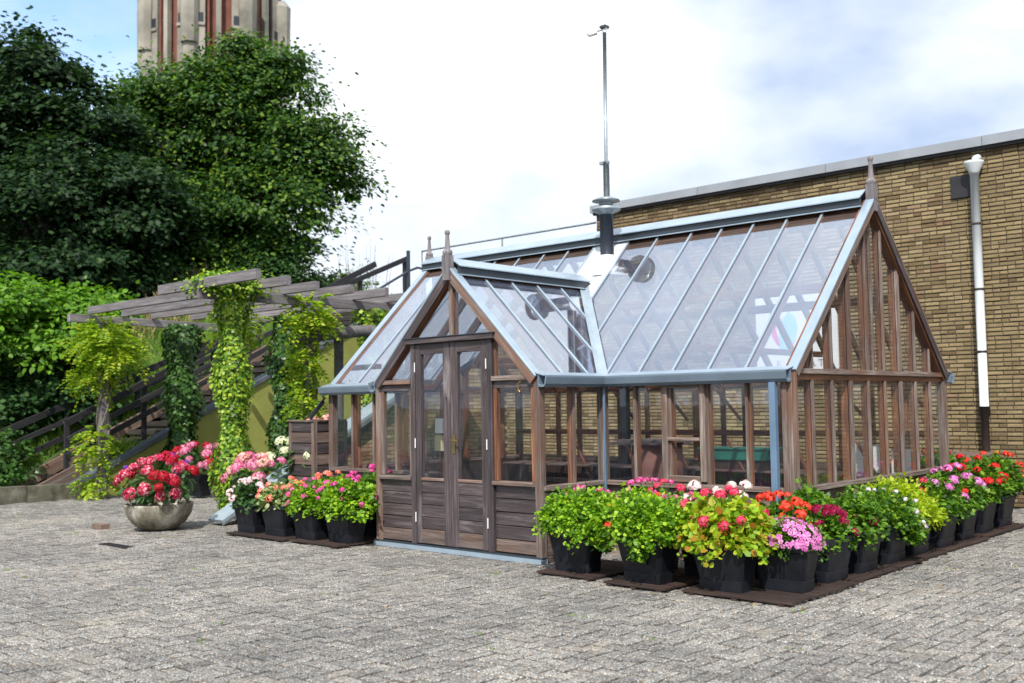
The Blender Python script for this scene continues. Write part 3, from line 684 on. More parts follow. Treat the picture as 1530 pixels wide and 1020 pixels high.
# roof: glazing bars, rafters and panes
nF = Vector((0, -SL, 1)).normalized(); nB = Vector((0, SL, 1)).normalized()
def fz(y): return HE + SL * y
def yb(x): return YV * max(0, 1 - abs(x - PM) / ((P1 - P2) / 2)) if P2 < x < P1 else 0
TOP = GD / 2 - .21
xsF = [0, -.47, -.885, -1.30, -1.715, -2.13, -2.62, -3.06, -3.60, -4.03, -4.45, -4.90, -5.36, -5.83, -6.30, -6.77]
def bar(p0, p1, n_, cover='metal_light', wide=.027):
    o = beam('rafter', Vector(p0) - n_ * .045, Vector(p1) - n_ * .045, .042, .075, M['red'], gh, n_)
    beam('glazing_bar', Vector(p0) + n_ * .012, Vector(p1) + n_ * .012, wide, .016, M[cover], o, n_)
for x in xsF[1:-1]:
    y0 = yb(x) - (.03 if yb(x) == 0 else -.03); bar((x, y0, fz(y0)), (x, TOP + .12, fz(TOP + .12)), nF)
for a, b_ in zip(xsF, xsF[1:]):
    if a == -3.06:
        y0 = 1.02
        part('flue_plate', MB().prism([(a - .02, y0, fz(y0) + .012), (b_ + .02, y0, fz(y0) + .012), (b_ + .02, TOP + .12, fz(TOP + .12) + .012), (a - .02, TOP + .12, fz(TOP + .12) + .012)], nF * .006), M['white_panel'], gh); continue
    xs = [x for x in (P1, PM, P2) if b_ < x < a]; xs = [a - .016] + sorted(xs, reverse=True) + [b_ + .016]
    pts = [(x, yb(x), fz(yb(x))) for x in xs[::-1]] + [(a - .016, TOP, fz(TOP)), (b_ + .016, TOP, fz(TOP))]
    pane(pts, nF, M['roof_glass'], name='roof_pane')
for k in range(17):
    x = -GL * k / 16
    if 0 < k < 16: bar((x, GD + .03, HE - .03), (x, GD - TOP - .06, fz(TOP + .12)), nB)
    if k < 16:
        a, b_ = x - .016, x - GL / 16 + .016
        pane([(a, GD, HE), (b_, GD, HE), (b_, GD - TOP, fz(TOP)), (a, GD - TOP, fz(TOP))], nB, M['rear_glass'], name='roof_pane')
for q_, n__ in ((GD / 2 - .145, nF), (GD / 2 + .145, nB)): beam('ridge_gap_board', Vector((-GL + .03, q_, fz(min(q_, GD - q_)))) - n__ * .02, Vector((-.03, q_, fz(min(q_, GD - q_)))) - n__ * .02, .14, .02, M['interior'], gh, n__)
beam('ridge_beam', (-GL + .03, GD / 2, HR - .10), (-.03, GD / 2, HR - .10), .14, .045, M['red'], gh, (0, 1, 0))
for y in (GD * .27, GD * .73): beam('purlin', (-GL + .05, y, fz(min(y, GD - y)) - .13), (-.05, y, fz(min(y, GD - y)) - .13), .05, .10, M['red'], gh, (0, 0, 1))
for x in (-1.3, -2.62, -4.45, -5.83): beam('tie_beam', (x, .42, 2.12), (x, GD - .42, 2.12), .035, .07, M['red'], gh, (0, 0, 1))
beam('mid_rail', (-GL + .05, GD - .10, 1.13), (-.05, GD - .10, 1.13), .075, .045, M['red'], gh, (0, -1, 0))
for x in (-.85, -1.70, -2.6, -3.45, -4.3, -5.2):
    beam('brace', (x + .40, GD - .075, HE - .06), (x + .02, GD - .075, 1.30) if 0 else (x + .80, GD - .075, 1.30), .035, .04, M['red'], gh, (0, -1, 0))
    beam('brace', (x + .05, GD - .60, 1.06), (x + .42, GD - .60, .40), .035, .04, M['red'], gh, (0, -1, 0))
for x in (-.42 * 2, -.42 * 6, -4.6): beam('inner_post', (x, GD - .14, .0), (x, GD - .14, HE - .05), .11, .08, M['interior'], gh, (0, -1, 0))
beam('steel_post', (-4.47, 3.55, 0), (-4.47, 3.55, HE), .085, .085, M['metal_dark'], gh, (0, -1, 0))

def ridge(p0, p1, side, hw, pitch, parent=gh):
    """raised metal ridge cap: two sloping plates over dark side boards"""
    p0, p1, side = Vector(p0), Vector(p1), Vector(side); up = Vector((0, 0, 1))
    for s in (-1, 1):
        a = [p0 + up * .115, p1 + up * .115, p1 + side * s * hw + up * (.115 - hw * pitch), p0 + side * s * hw + up * (.115 - hw * pitch)]
        part('ridge_cap', MB().prism(a, up * .012), M['metal_light'], parent)
        o = side * s * (hw - .028); z = .115 - hw * pitch - .075
        part('ridge_board', MB().prism([p0 + o + up * z, p1 + o + up * z, p1 + o + up * (z + .095), p0 + o + up * (z + .095)], -side * s * .014), M['metal_dark'], parent)
        o2 = side * s * (hw - .02)
        part('ridge_lip', MB().prism([p0 + o2 + up * (z - .012), p1 + o2 + up * (z - .012), p1 + o2 + up * z, p0 + o2 + up * z], -side * s * .03), M['metal_light'], parent)
ridge((-GL - .09, GD / 2, HR), (-.02, GD / 2, HR), (0, 1, 0), .17, .62)
def finial(x, y, z, s=1):
    b0 = part('finial', MB().box((x - .045, y - .045, z - .14), (x + .045, y + .045, z + .15 * s)), M['pergola'], gh)
    mb = MB().lathe([(.045, 0), (.055, .02), (.05, .05), (.034, .06), (.03, .07), (.020, .24 * s), (.022, .25 * s), (.028, .262 * s), (.030, .285 * s), (.022, .305 * s), (.0, .312 * s)], 14, (x, y, z + .15 * s))
    part('spike', mb, M['pergola'], b0, smooth=True)
finial(.04, GD / 2, HR + .02); finial(-GL - .07, GD / 2, HR + .0)
# porch roof
nR = Vector((PS, 0, 1)).normalized(); nL = Vector((-PS, 0, 1)).normalized()
def pzx(x): return HP - PS * abs(x - PM)
def xlow(y, s): return PM + s * ((P1 - P2) / 2) * (1 - max(0, y) / YV)
yp = [-PQ, -.61, -.19, .24, .67, 1.08]
for s, nn in ((1, nR), (-1, nL)):
    tx = PM + s * .09
    for y in yp[1:-1]:
        xl = xlow(y, s) + (s * .03 if y <= 0 else -s * .03); bar((xl, y, pzx(xl)), (tx, y, pzx(tx)), nn)
    for a, b_ in zip(yp, yp[1:]):
        ysx = [a + .016] + ([0] if a < 0 < b_ else []) + [b_ - .016]
        pts = [(xlow(y, s), y, pzx(xlow(y, s))) for y in ysx] + [(tx, b_ - .016, pzx(tx)), (tx, a + .016, pzx(tx))]
        if s < 0: pts = pts[::-1]
        pane(pts, nn, M['roof_glass'], name='roof_pane')
    # valley flashing, one strip on each roof plane
    v0 = Vector((PM + s * (P1 - P2) / 2, 0, HE)); v1 = Vector((PM, YV, HP))
    dm = Vector((s, 0, 0)); dpn = Vector((0, -1, 0))
    a2 = [v0 + nF * .022, v1 + nF * .022, v1 + Vector((s * .10, 0, 0)) + nF * .022, v0 + Vector((s * .10, 0, 0)) + nF * .022]
    part('valley_flashing', MB().prism(a2, nF * .004), M['flashing'], gh)
    b2 = [v0 + nn * .024, v1 + nn * .024, v1 - Vector((0, .10, 0)) + nn * .024, v0 - Vector((0, .10, 0)) + nn * .024]
    part('valley_flashing', MB().prism(b2, nn * .004), M['flashing'], gh)
    # rake boards of the porch gable
    a = Vector((PM + s * (P1 - P2) / 2, -PQ, HE)) - nn * .03; b_ = Vector((PM, -PQ, HP)) - nn * .03
    beam('barge_board', a, b_, .10, .085, M['red'], gh, nn)
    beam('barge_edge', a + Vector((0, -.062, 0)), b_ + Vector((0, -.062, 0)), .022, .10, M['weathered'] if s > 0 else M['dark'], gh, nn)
    beam('barge_cover', a + nn * .057 + Vector((0, -.03, 0)), b_ + nn * .057 + Vector((0, -.03, 0)), .10, .022, M['metal_light'], gh, nn)
ridge((PM, -PQ - .03, HP), (PM, YV - .02, HP), (1, 0, 0), .15, .62)
finial(PM, -PQ - .07, HP + .02, .88)
beam('ridge_beam', (PM, -PQ + .03, HP - .09), (PM, YV, HP - .09), .12, .04, M['red'], gh, (1, 0, 0))
part('flue_collar', MB().lathe([(.22, -.16), (.115, .05), (.10, .10)], 20, (-3.2, 1.5, 3.29)), M['white_panel'], gh, smooth=True)
fl_ = part('flue', MB().tube([(-3.2, 1.5, 3.05), (-3.2, 1.5, 3.93)], .085, 18), M['flue'], gh, smooth=True)
part('flue_cap', MB().lathe([(.0, .20), (.10, .195), (.17, .165), (.175, .15), (.09, .14), (.09, .09), (.165, .075), (.18, .045), (.175, .03), (.10, .0), (.095, -.02)], 24, (-3.2, 1.5, 3.92)), M['galv'], fl_, smooth=True)

# gutters and downpipes
def gutter(p0, p1, outd, mat='metal'):
    p0, p1, o = Vector(p0), Vector(p1), Vector(outd); up = Vector((0, 0, 1))
    prof = [(0, .055), (0, -.045), (.03, -.06), (.075, -.06), (.10, -.03), (.115, .035), (.115, .05), (.10, .05), (.085, -.03), (.065, -.045), (.03, -.045), (.012, -.03), (.012, .055)]
    pts = [p0 + o * a + up * b_ for a, b_ in prof]
    part('gutter', MB().prism(pts, p1 - p0), M[mat], gh)
    part('eaves_flashing', MB().prism([p0 + up * .035 - o * .05 + up * .045, p0 + up * .05 + o * .07, p0 + up * .058 + o * .07, p0 + up * .09 - o * .05], p1 - p0), M['metal_light'], gh)
GZ = HE - .03
gutter((P1 + .11, -.05, GZ), (.05, -.05, GZ), (0, -1, 0))
gutter((P1 + .045, -PQ - .07, GZ), (P1 + .045, -.055, GZ), (1, 0, 0))
gutter((-GL - .12, -.05, GZ), (P2 - .10, -.05, GZ), (0, -1, 0))
gutter((P2 - .045, -PQ - .05, GZ), (P2 - .045, -.055, GZ), (-1, 0, 0))
gutter((-GL - .08, GD + .05, GZ), (.1, GD + .05, GZ), (0, 1, 0))
beam('downpipe', (-.105, -.115, .05), (-.105, -.115, HE - .09), .062, .062, M['downpipe'], gh, (0, -1, 0))
beam('downpipe', (P1 + .085, -.085, .3), (P1 + .085, -.085, HE - .09), .022, .022, M['downpipe'], gh, (0, -1, 0))
part('downpipe', MB().tube([(-GL - .05, -.11, HE - .12), (-GL - .07, -.12, HE - .18), (-GL - .34, -.12, 1.43), (-GL - .36, -.10, 1.36)], .032, 10), M['metal_dark'], gh, smooth=True, label='short slanting dark pipe from the left gutter end')

# porch front
F = -PQ; nf = (0, -1, 0)
def fb(name, x0, z0, x1, z1, w_, d_, mat, y=F, parent=gh, **kw): return beam(name, (x0, y, z0), (x1, y, z1), w_, d_, M[mat], parent, nf, **kw)
part('threshold', MB().box((P2 - .05, F - .075, 0), (P1 + .05, F + .03, .045)), M['metal_light'], gh)
part('threshold_lip', MB().box((P2 - .05, F - .06, .046), (P1 + .05, F + .03, .062)), M['metal_dark'], gh)
DX = (-4.0, -3.93, -3.385, -3.375, -2.83, -2.76)
for x in (-3.965, -2.795): fb('door_post', x, .065, x, 2.235, .07, .10, 'dark', F - .005)
for x0, x1 in ((P2 + .042, -4.002), (-2.758, P1 - .042)):
    fb('sill', x0, .765, x1, .765, .04, .12, 'weathered', F - .012); fb('transom', x0, HE + .01, x1, HE + .01, .05, .11, 'weathered', F - .01); fb('head_rail', x0, HE - .055, x1, HE - .055, .07, .06, 'dark', F)
    w0, w1 = x0 + .03, x1 - .03
    for x in (w0 - .008, w1 + .008): fb('window_stile', x, .79, x, HE - .09, .045, .055, 'weathered' if x < -3.3 else 'red', F - .004)
    pane([(w0 + .01, F, .785), (w1 - .01, F, .785), (w1 - .01, F, HE - .09), (w0 + .01, F, HE - .09)], nf, M['glass'])
    hb = (.745 - .07) / 5
    for k in range(5): fb('wall_board', x0, .07 + hb * (k + .5), x1, .07 + hb * (k + .5), hb - .008, .03 + .006 * (k % 2), 'dark' if k else 'board', F)
    part('inner_lining', MB().box((x0, F + .022, .06), (x1, F + .035, .74)), M['interior'], gh)
beamx = fb('door_lintel', -4.06, 2.265, -2.70, 2.265, .055, .15, 'dark', F - .02); part('lintel_flashing', MB().box((-4.08, F - .105, 2.294), (-2.68, F + .04, 2.302)), M['metal_dark'], beamx)
timber('gable_mullion', (PM - .006, F, 2.31), (PM - .006, F, HP - .08), .06, .06, nf)
zrk = lambda x: HE + PS * ((P1 - P2) / 2 - abs(x - PM)) - .045
for x0, x1 in ((-4.0, PM - .03), (PM + .03, -2.76)):
    pts = [(x0, F, 2.305), (x1, F, 2.305), (x1, F, zrk(x1)), (x0, F, zrk(x0))]
    pane(pts, nf, M['glass'])
pane([(P2 + .05, F, HE + .037), (-4.0, F, HE + .037), (-4.0, F, zrk(-4.0)), (P2 + .05, F, HE + .038)], nf, M['glass'])
pane([(-2.76, F, HE + .037), (P1 - .05, F, HE + .037), (P1 - .05, F, HE + .038), (-2.76, F, zrk(-2.76))], nf, M['glass'])
for x in (-3.985, -2.775): fb('gable_stud', x, HE + .04, x, zrk(x), .045, .05, 'red', F + .02)
hook = part('wind_hook', MB().tube([(-2.36, F - .06, HE - .03), (-2.36, F - .09, HE - .05), (-2.36, F - .09, HE - .11), (-2.335, F - .09, HE - .135), (-2.31, F - .09, HE - .11)], .008, 6), M['brass'], gh)
for (x0, x1, side) in ((-3.925, -3.384, -1), (-3.376, -2.835, 1)):
    dr = thing('tmp', (0, 0, 0), None, None); bpy.data.objects.remove(dr)
    y = F - .02
    hx = x0 if side < 0 else x1                                     # hinge side
    so_, si_ = .085, .105
    door = fb('door', hx - side * so_ / 2, .075, hx - side * so_ / 2, 2.23, so_, .055, 'dark', y)
    mx_ = x1 if side < 0 else x0
    fb('stile', mx_ + side * si_ / 2, .075, mx_ + side * si_ / 2, 2.23, si_, .055, 'dark', y, door)
    g0, g1 = (x0 + so_, x1 - si_) if side < 0 else (x0 + si_, x1 - so_)
    fb('top_rail', g0, 2.175, g1, 2.175, .11, .052, 'dark', y, door); fb('lock_rail', g0, .765, g1, .765, .03, .062, 'weathered', y, door)
    fb('bottom_rail', g0, .15, g1, .15, .15, .050, 'board', y, door)
    hb = (.748 - .228) / 4
    for k in range(4): fb('door_board', g0, .228 + hb * (k + .5), g1, .228 + hb * (k + .5), hb - .007, .032 + .006 * (k % 2), 'dark', y, door)
    pane([(g0, y, .782), (g1, y, .782), (g1, y, 2.118), (g0, y, 2.118)], nf, M['glass'], door, 'door_pane')
    for z in (.35, 1.15, 1.98): part('hinge', MB().tube([(hx, y - .038, z - .045), (hx, y - .038, z - .05), (hx, y - .038, z + .05), (hx, y - .038, z + .055)], [.003, .006, .006, .003], 8), M['white_panel'], door)
    if side > 0:
        hd_ = part('handle_plate', MB().box((-3.345, y - .036, 1.05), (-3.305, y - .029, 1.25)), M['brass'], door)
        part('lever', MB().tube([(-3.325, y - .036, 1.19), (-3.325, y - .075, 1.19), (-3.31, y - .08, 1.19), (-3.22, y - .08, 1.185)], .009, 8), M['brass'], door)
    else: part('knob', MB().tube([(-3.43, y - .03, 1.64), (-3.43, y - .04, 1.64)], .008, 8), M['iron'], door)

# ------------------------------------------------------------------ inside the greenhouse
struct('greenhouse_floor', MB().box((-6.7, .06, -.012), (-.06, 3.68, .01)), M['joint'])
def bench(x0, x1, y0, y1, lab):
    t = thing('staging_bench', ((x0 + x1) / 2, (y0 + y1) / 2, 0), lab, 'bench')
    n = max(2, round((y1 - y0) / .13)) if x1 - x0 > y1 - y0 else max(2, round((x1 - x0) / .13))
    for k in range(n):
        if x1 - x0 > y1 - y0: yk = y0 + (y1 - y0) * (k + .5) / n; beam('slat', (x0, yk, .66), (x1, yk, .66), .11, .025, M['board'], t, (0, 0, 1))
        else: xk = x0 + (x1 - x0) * (k + .5) / n; beam('slat', (xk, y0, .66), (xk, y1, .66), .11, .025, M['board'], t, (0, 0, 1))
    for a in (x0 + .05, x1 - .05):
        for b_ in (y0 + .05, y1 - .05): beam('leg', (a, b_, .01), (a, b_, .645), .05, .05, M['interior'], t, (0, 0, 1) if 0 else (0, -1, 0))
bench(-6.5, -.15, 3.05, 3.6, 'long slatted bench along the back wall inside the greenhouse')
bench(-1.75, -.3, .12, .55, 'slatted bench inside the greenhouse behind the front right windows')
bench(-6.45, -5.0, .15, .6, 'slatted bench inside the greenhouse at its left end')
st_ = thing('patio_stove', (-3.25, 2.55, 0), 'dusty terracotta stove with a grey plank lid inside the greenhouse', 'stove')
part('body', MB().lathe([(.0, .01), (.24, .01), (.30, .3), (.34, .7), (.33, 1.0), (.0, 1.0)], 20, (-3.25, 2.55, 0)), M['terracotta'], st_, smooth=True)
for k in range(4): beam('lid_board', (-3.75, 2.25 + k * .17, 1.03 + .03 * (k % 2)), (-2.80, 2.25 + k * .17, 1.03 + .03 * (k % 2)), .16, .03, M['greybox'], st_, (0, 0, 1))
tb = thing('seed_tray', (-2.45, 3.3, .68), 'teal plastic tray on the back bench behind the front windows', 'tray')
part('tray', MB().prism([(-2.93, 3.12, .80), (-2.0, 3.12, .80), (-1.96, 3.12, .93), (-2.97, 3.12, .93)], (0, .35, 0)), M['teal'], tb)
part('rim', MB().box((-2.99, 3.10, .935), (-1.94, 3.49, .955)), M['teal'], tb); part('foot', MB().box((-2.9, 3.15, .674), (-2.04, 3.45, .8)), M['interior'], tb)
for k, (x0, x1, z0, z1, lab) in enumerate(((-.92, -.72, .70, 1.04, 'widest'), (-.66, -.56, .70, 1.0, 'narrow'), (-.44, -.20, .70, .96, 'right hand'))):
    q = thing('white_board', (x0, 3.3, .67), {'widest': 'tallest white board leaning on the back bench near the right gable', 'narrow': 'narrow white board between the two wider ones on the back bench', 'right hand': 'low white board at the right end of the back bench'}[lab], 'board')
    part('sheet', MB().box((x0, 3.28, z0 - .02), (x1, 3.30, z1)), M['white_panel'], q); part('edge_strip', MB().box((x0, 3.275, z1 + .001), (x1, 3.305, z1 + .012)), M['galv'], q)
mt = thing('meter_box', (-4.33, -.3, 1.04), 'small white and cream boxes fixed to a post inside the left door', 'meter')
beam('post', (-4.33, -.25, 0), (-4.33, -.25, 1.8), .09, .05, M['red'], mt, (0, -1, 0)); part('white_box', MB().box((-4.39, -.34, 1.235), (-4.27, -.28, 1.41)), M['white_panel'], mt); part('cream_box', MB().box((-4.39, -.35, 1.03), (-4.27, -.28, 1.21)), M['cream'], mt)
for (x, y, z, r_, lab) in ((-3.0, 2.0, 3.14, .15, 'round coir hanging basket under the main roof beside the flue'), (-3.75, .55, 2.66, .12, 'round coir hanging basket under the porch roof')):
    hb_ = thing('hanging_basket', (x, y, z), lab, 'basket', 'hanging baskets in the greenhouse')
    part('coir_bowl', MB().lathe([(0, -r_), (r_ * .5, -r_ * .86), (r_ * .87, -r_ * .5), (r_, 0), (r_ * .95, .01), (r_ * .9, -.02), (0, -.04)], 20, (x, y, z)), M['coir'], hb_, smooth=True)
    for k in range(3):
        t = k * 2.094; part('chain', MB().tube([(x + r_ * math.cos(t), y + r_ * math.sin(t), z), (x, y, z + .30)], .004, 5), M['iron'], hb_)

# ------------------------------------------------------------------ planting
def flower_head(name, mat, rad, n_, petal, cone=.15):
    u = unit(n_ * 3); u = u[u[:, 2] > -cone][:n_]; pos = u * rad * rng.uniform(.85, 1.05, (len(u), 1)); pos[:, 2] *= .8
    return leaf_mesh(name, pos, np.cross(u, unit(len(u))), u + unit(len(u)) * .25, petal, mat, 'petal')
HEADS = {}
def head(kind, mat, rad, n_, petal, cone=.15):
    k = (kind, mat, rad)
    if k not in HEADS: HEADS[k] = [flower_head(kind, M[mat], rad, n_, petal, cone) for _ in range(3)]
    return random.choice(HEADS[k])
def ground_mesh_pot(w_=.485, d_=.32, h=.365):
    mb = MB(); n_ = 96
    lev = [(0, .76, 0), (.0, .78, 0), (.085, .81, 0), (.088, .79, 1), (.305, .95, 1), (.31, .96, 0), (.322, 1.0, 0), (.365, 1.0, 0), (.365, .94, 0), (.30, .90, 0)]
    for z, s, rib in lev:
        for j in range(n_):
            t = 2 * math.pi * j / n_; c_, s_ = math.cos(t), math.sin(t); e = .17
            x = math.copysign(abs(c_) ** e, c_); y = math.copysign(abs(s_) ** e, s_)
            rr = 1 - (.016 if rib and j % 3 == 0 else 0)
            sx = (w_ / 2) - (1 - s) * w_ / 2; sy = (d_ / 2) - (1 - s) * w_ / 2
            mb.v.append((x * sx * rr, y * sy * rr, z))
    for k in range(len(lev) - 1):
        for j in range(n_): c = (j + 1) % n_; mb.f.append((k * n_ + j, k * n_ + c, (k + 1) * n_ + c, (k + 1) * n_ + j))
    mb.f.append(tuple(range(n_))[::-1]); return mb.mesh('pot')
POT = ground_mesh_pot(); POT.materials.append(M['plastic'])
SOIL = MB(); SOIL.poly([(-.21, -.12, .325), (.21, -.12, .325), (.21, .12, .325), (-.21, .12, .325)]); SOILM = SOIL.mesh('soil'); SOILM.materials.append(M['soil'])
def mound(c, r_, n_cl, per, sig, size, mat, shape, parent, name='foliage', droop=0, up=.6):
    k = n_cl; u = unit(k * 2); u = u[u[:, 2] > -.45][:k]; k = len(u)
    rad = rng.uniform(.45, 1.05, k)[:, None] ** .6
    lump = 1 + .16 * np.sin(u[:, :1] * 5 + c[0] * 9) * np.cos(u[:, 1:2] * 4 + c[1] * 7)
    cen = u * rad * np.array(r_) * lump
    off = rng.normal(size=(k, per, 3)) * sig; pos = (cen[:, None] + off).reshape(-1, 3)
    hr = np.hypot(pos[:, 0] / r_[0], pos[:, 1] / r_[1]); pos[:, 2] -= droop * np.maximum(0, hr - .75) ** 1.3
    o = np.repeat(u, per, 0); ax = o * 1.0 + unit(len(o)) * .8 + np.array([0, 0, -.1]); nn = o * .5 + unit(len(o)) * .45 + np.array([0, 0, up])
    pos += np.array(c)
    return part(name, leaf_mesh(name, pos, ax, nn, size, M[mat], shape), M[mat], parent, Matrix.Identity(4), kind='stuff')
def heads(parent, c, r_, n_, kind, mat, rad, nf_, petal, name='flower_head', zmin=.1, lift=.04, stalk=True, spread=1, aim=(.45, -.62)):
    base = Vector((aim[0], aim[1], 0)); out_ = []
    tries = 0
    while len(out_) < n_ and tries < n_ * 40:
        tries += 1
        v = Vector((random.gauss(0, 1), random.gauss(0, 1), random.gauss(.35, 1)))
        if v.length < .01: continue
        v.normalize()
        if v.z < zmin or v.dot(base) < -.35: continue
        p_ = Vector((c[0] + v.x * r_[0] * spread, c[1] + v.y * r_[1] * spread, c[2] + v.z * r_[2])) + v * lift * random.uniform(.4, 1.5)
        if any((p_ - q).length < rad * 1.5 for q in out_): continue
        out_.append(p_)
        sc_ = random.uniform(.75, 1.2)
        mw = Matrix.Translation(p_) @ v.lerp(Vector((0, 0, 1)), .4).to_track_quat('Z', 'Y').to_matrix().to_4x4() @ Matrix.Scale(sc_, 4)
        h = part(name, head(kind, mat, rad, nf_, petal), M[mat], parent, mw)
        if stalk:
            q0 = p_ - v * (lift + rad + .10); part('stalk', MB().tube([q0, p_ - v * rad * .3], .0035, 5, False), M['stem'], h)
    return out_
def scatter_flowers(parent, c, r_, n_, mat, size, zmin=0, name='flowers'):
    u = unit(n_ * 4); u = u[(u[:, 2] > zmin) & (u[:, 0] * .5 - u[:, 1] * .6 > -.45)][:n_]; k = len(u)
    pos = np.array(c) + u * np.array(r_) * rng.uniform(.98, 1.10, (k, 1))
    P5, A5, N5 = [], [], []
    for q in range(5):                                                # five petals each
        t = q * 2 * math.pi / 5; a = np.cross(u, np.array([.1, .2, 1.])); a /= np.linalg.norm(a, axis=1, keepdims=True); b_ = np.cross(u, a)
        d = a * math.cos(t) + b_ * math.sin(t); P5.append(pos + d * size * .42); A5.append(d); N5.append(u + d * .2)
    part(name, leaf_mesh(name, np.concatenate(P5), np.concatenate(A5), np.concatenate(N5), size * .62, M[mat], 'petal'), M[mat], parent, kind='stuff')
potG = 'black flower pots around the greenhouse'
def potted(x, y, rot, label, name='potted_plant', cat='potted plant'):
    t = thing(name, (x, y, .035), label, cat, potG)
    mw = Matrix.Translation((x, y, .035)) @ Matrix.Rotation(R(rot), 4, 'Z')
    pt = part('pot', POT, M['plastic'], t, mw); part('soil', SOILM, M['soil'], pt, mw); return t
# front row, right of the porch
t = potted(-1.50, -1.28, 3, 'bushy bright green cut-leaved plant in a black pot nearest the porch corner')
mound((-1.44, -1.27, .50), (.44, .32, .24), 520, 11, .032, .033, 'l_cut', 'lobe', t, droop=.20)
heads(t, (-1.42, -1.20, .50), (.34, .24, .25), 9, 'umbel', 'f_pink', .026, 22, .022, zmin=.6)
mound((-1.12, -1.44, .32), (.05, .04, .10), 12, 5, .02, .06, 'l_mid', 'lobe', t, name='trailing_shoot')
t = potted(-.64, -1.38, -3, 'bright green cut-leaved plant spilling over a black pot with small orange blooms')
mound((-.66, -1.34, .50), (.49, .35, .25), 580, 11, .034, .033, 'l_cut', 'lobe', t, droop=.22)
heads(t, (-.66, -1.34, .46), (.45, .33, .27), 5, 'umbel', 'f_orange', .024, 18, .024, zmin=-.1)
mound((-.60, -1.56, .30), (.04, .03, .12), 14, 5, .02, .06, 'l_mid', 'lobe', t, name='trailing_shoot')
t = potted(.08, -1.32, 2, 'geranium with yellow green leaves and coral pink balls in a black pot')
mound((.06, -1.30, .49), (.37, .29, .24), 330, 7, .035, .048, 'l_ger', 'round', t, droop=.20, up=.3)
heads(t, (.06, -1.30, .54), (.36, .28, .25), 10, 'umbel', 'f_crim', .048, 46, .028, zmin=.05)
heads(t, (.10, -1.20, .62), (.22, .14, .20), 3, 'umbel', 'f_white', .045, 44, .028, zmin=.75, lift=.08)
t = potted(.46, -1.02, 4, 'low mound of lilac pink flowers in the pot at the corner of both rows')
mound((.46, -1.03, .42), (.29, .22, .17), 190, 9, .026, .032, 'l_mid', 'leaf', t, droop=.1)
scatter_flowers(t, (.46, -1.03, .42), (.31, .24, .18), 250, 'f_lilac', .030, -.15)
# back row, right of the porch
t = potted(-1.02, -.74, 0, 'tall pink and magenta geranium standing behind the two bright green pots')
mound((-1.02, -.74, .47), (.34, .24, .24), 130, 8, .035, .055, 'l_mid', 'lobe', t)
heads(t, (-1.02, -.74, .52), (.36, .24, .27), 22, 'umbel', 'f_pink', .036, 34, .028, zmin=.0, lift=.06)
heads(t, (-.80, -.78, .60), (.18, .14, .20), 6, 'umbel', 'f_crim', .042, 38, .03, zmin=.2, lift=.05)
t = potted(-.42, -.78, 0, 'sparse geranium with pale pink and white heads on long stems in the back row')
mound((-.42, -.76, .42), (.30, .20, .18), 90, 8, .035, .055, 'l_mid', 'lobe', t)
heads(t, (-.42, -.76, .50), (.26, .16, .22), 4, 'umbel', 'f_white', .055, 52, .032, zmin=.55, lift=.12)
heads(t, (-.38, -.80, .50), (.30, .2, .2), 6, 'umbel', 'f_coral', .026, 20, .024, zmin=.4, lift=.05)
t = potted(.18, -.62, 0, 'dense orange red geranium behind the lilac mound')
mound((.18, -.62, .44), (.27, .22, .19), 90, 8, .035, .055, 'l_mid', 'round', t)
heads(t, (.22, -.66, .46), (.27, .22, .25), 20, 'umbel', 'f_orange', .046, 44, .030, zmin=.1, lift=.05)
# row along the right gable
t = potted(.50, -.40, 88, 'burgundy petunias among green leaves in the black pot just round the corner')
mound((.46, -.36, .41), (.22, .28, .19), 170, 8, .030, .040, 'l_mid', 'lobe', t, droop=.05)
heads(t, (.48, -.40, .42), (.23, .30, .20), 16, 'petunia', 'f_burg', .036, 16, .050, zmin=.0, lift=.02, aim=(.8, -.5))
t = potted(.50, .22, 91, 'green scented plant with one low burgundy bloom at its rim')
mound((.42, .22, .46), (.30, .30, .22), 270, 9, .032, .038, 'l_mid', 'lobe', t, droop=.10)
mound((.20, -.10, .60), (.13, .13, .14), 50, 9, .03, .046, 'l_mid', 'lobe', t, name='tall_shoots')
heads(t, (.58, .12, .40), (.15, .12, .08), 3, 'petunia', 'f_burg', .040, 16, .055, zmin=.0, lift=.02, aim=(.8, -.5))
t = potted(.48, .88, 90, 'spreading green plant with pale lilac flowers trailing over its black pot')
mound((.44, .88, .43), (.34, .36, .24), 290, 9, .034, .038, 'l_mid', 'lobe', t, droop=.20)
heads(t, (.46, .86, .43), (.36, .38, .25), 14, 'umbel', 'f_pale', .024, 16, .024, zmin=-.3, lift=.03, aim=(.8, -.5))
mound((.66, 1.02, .26), (.07, .10, .14), 26, 6, .025, .045, 'l_mid', 'lobe', t, name='trailing_shoot')
t = potted(.46, 1.52, 90, 'lime yellow leafy plant bulging over its black pot')
mound((.36, 1.38, .48), (.38, .44, .24), 310, 9, .04, .054, 'l_lime', 'leaf', t, droop=.14)
mound((.48, 1.60, .40), (.22, .25, .14), 60, 8, .04, .055, 'l_lime', 'leaf', t, name='low_foliage')
t = potted(.46, 2.22, 90, 'finely leaved green plant with magenta heads beside the lime plant')
mound((.42, 2.20, .44), (.28, .34, .22), 170, 9, .035, .045, 'l_mid', 'lobe', t, droop=.08)
heads(t, (.42, 2.2, .46), (.28, .34, .22), 7, 'umbel', 'f_lilac', .042, 34, .03, zmin=.2, lift=.04, aim=(.8, -.5))
heads(t, (.46, 2.1, .50), (.28, .3, .2), 3, 'umbel', 'f_crim', .040, 34, .03, zmin=.1, lift=.04, aim=(.8, -.5))
t = potted(.44, 2.88, 90, 'mixed violet pink and crimson geraniums in the middle of the far pots')
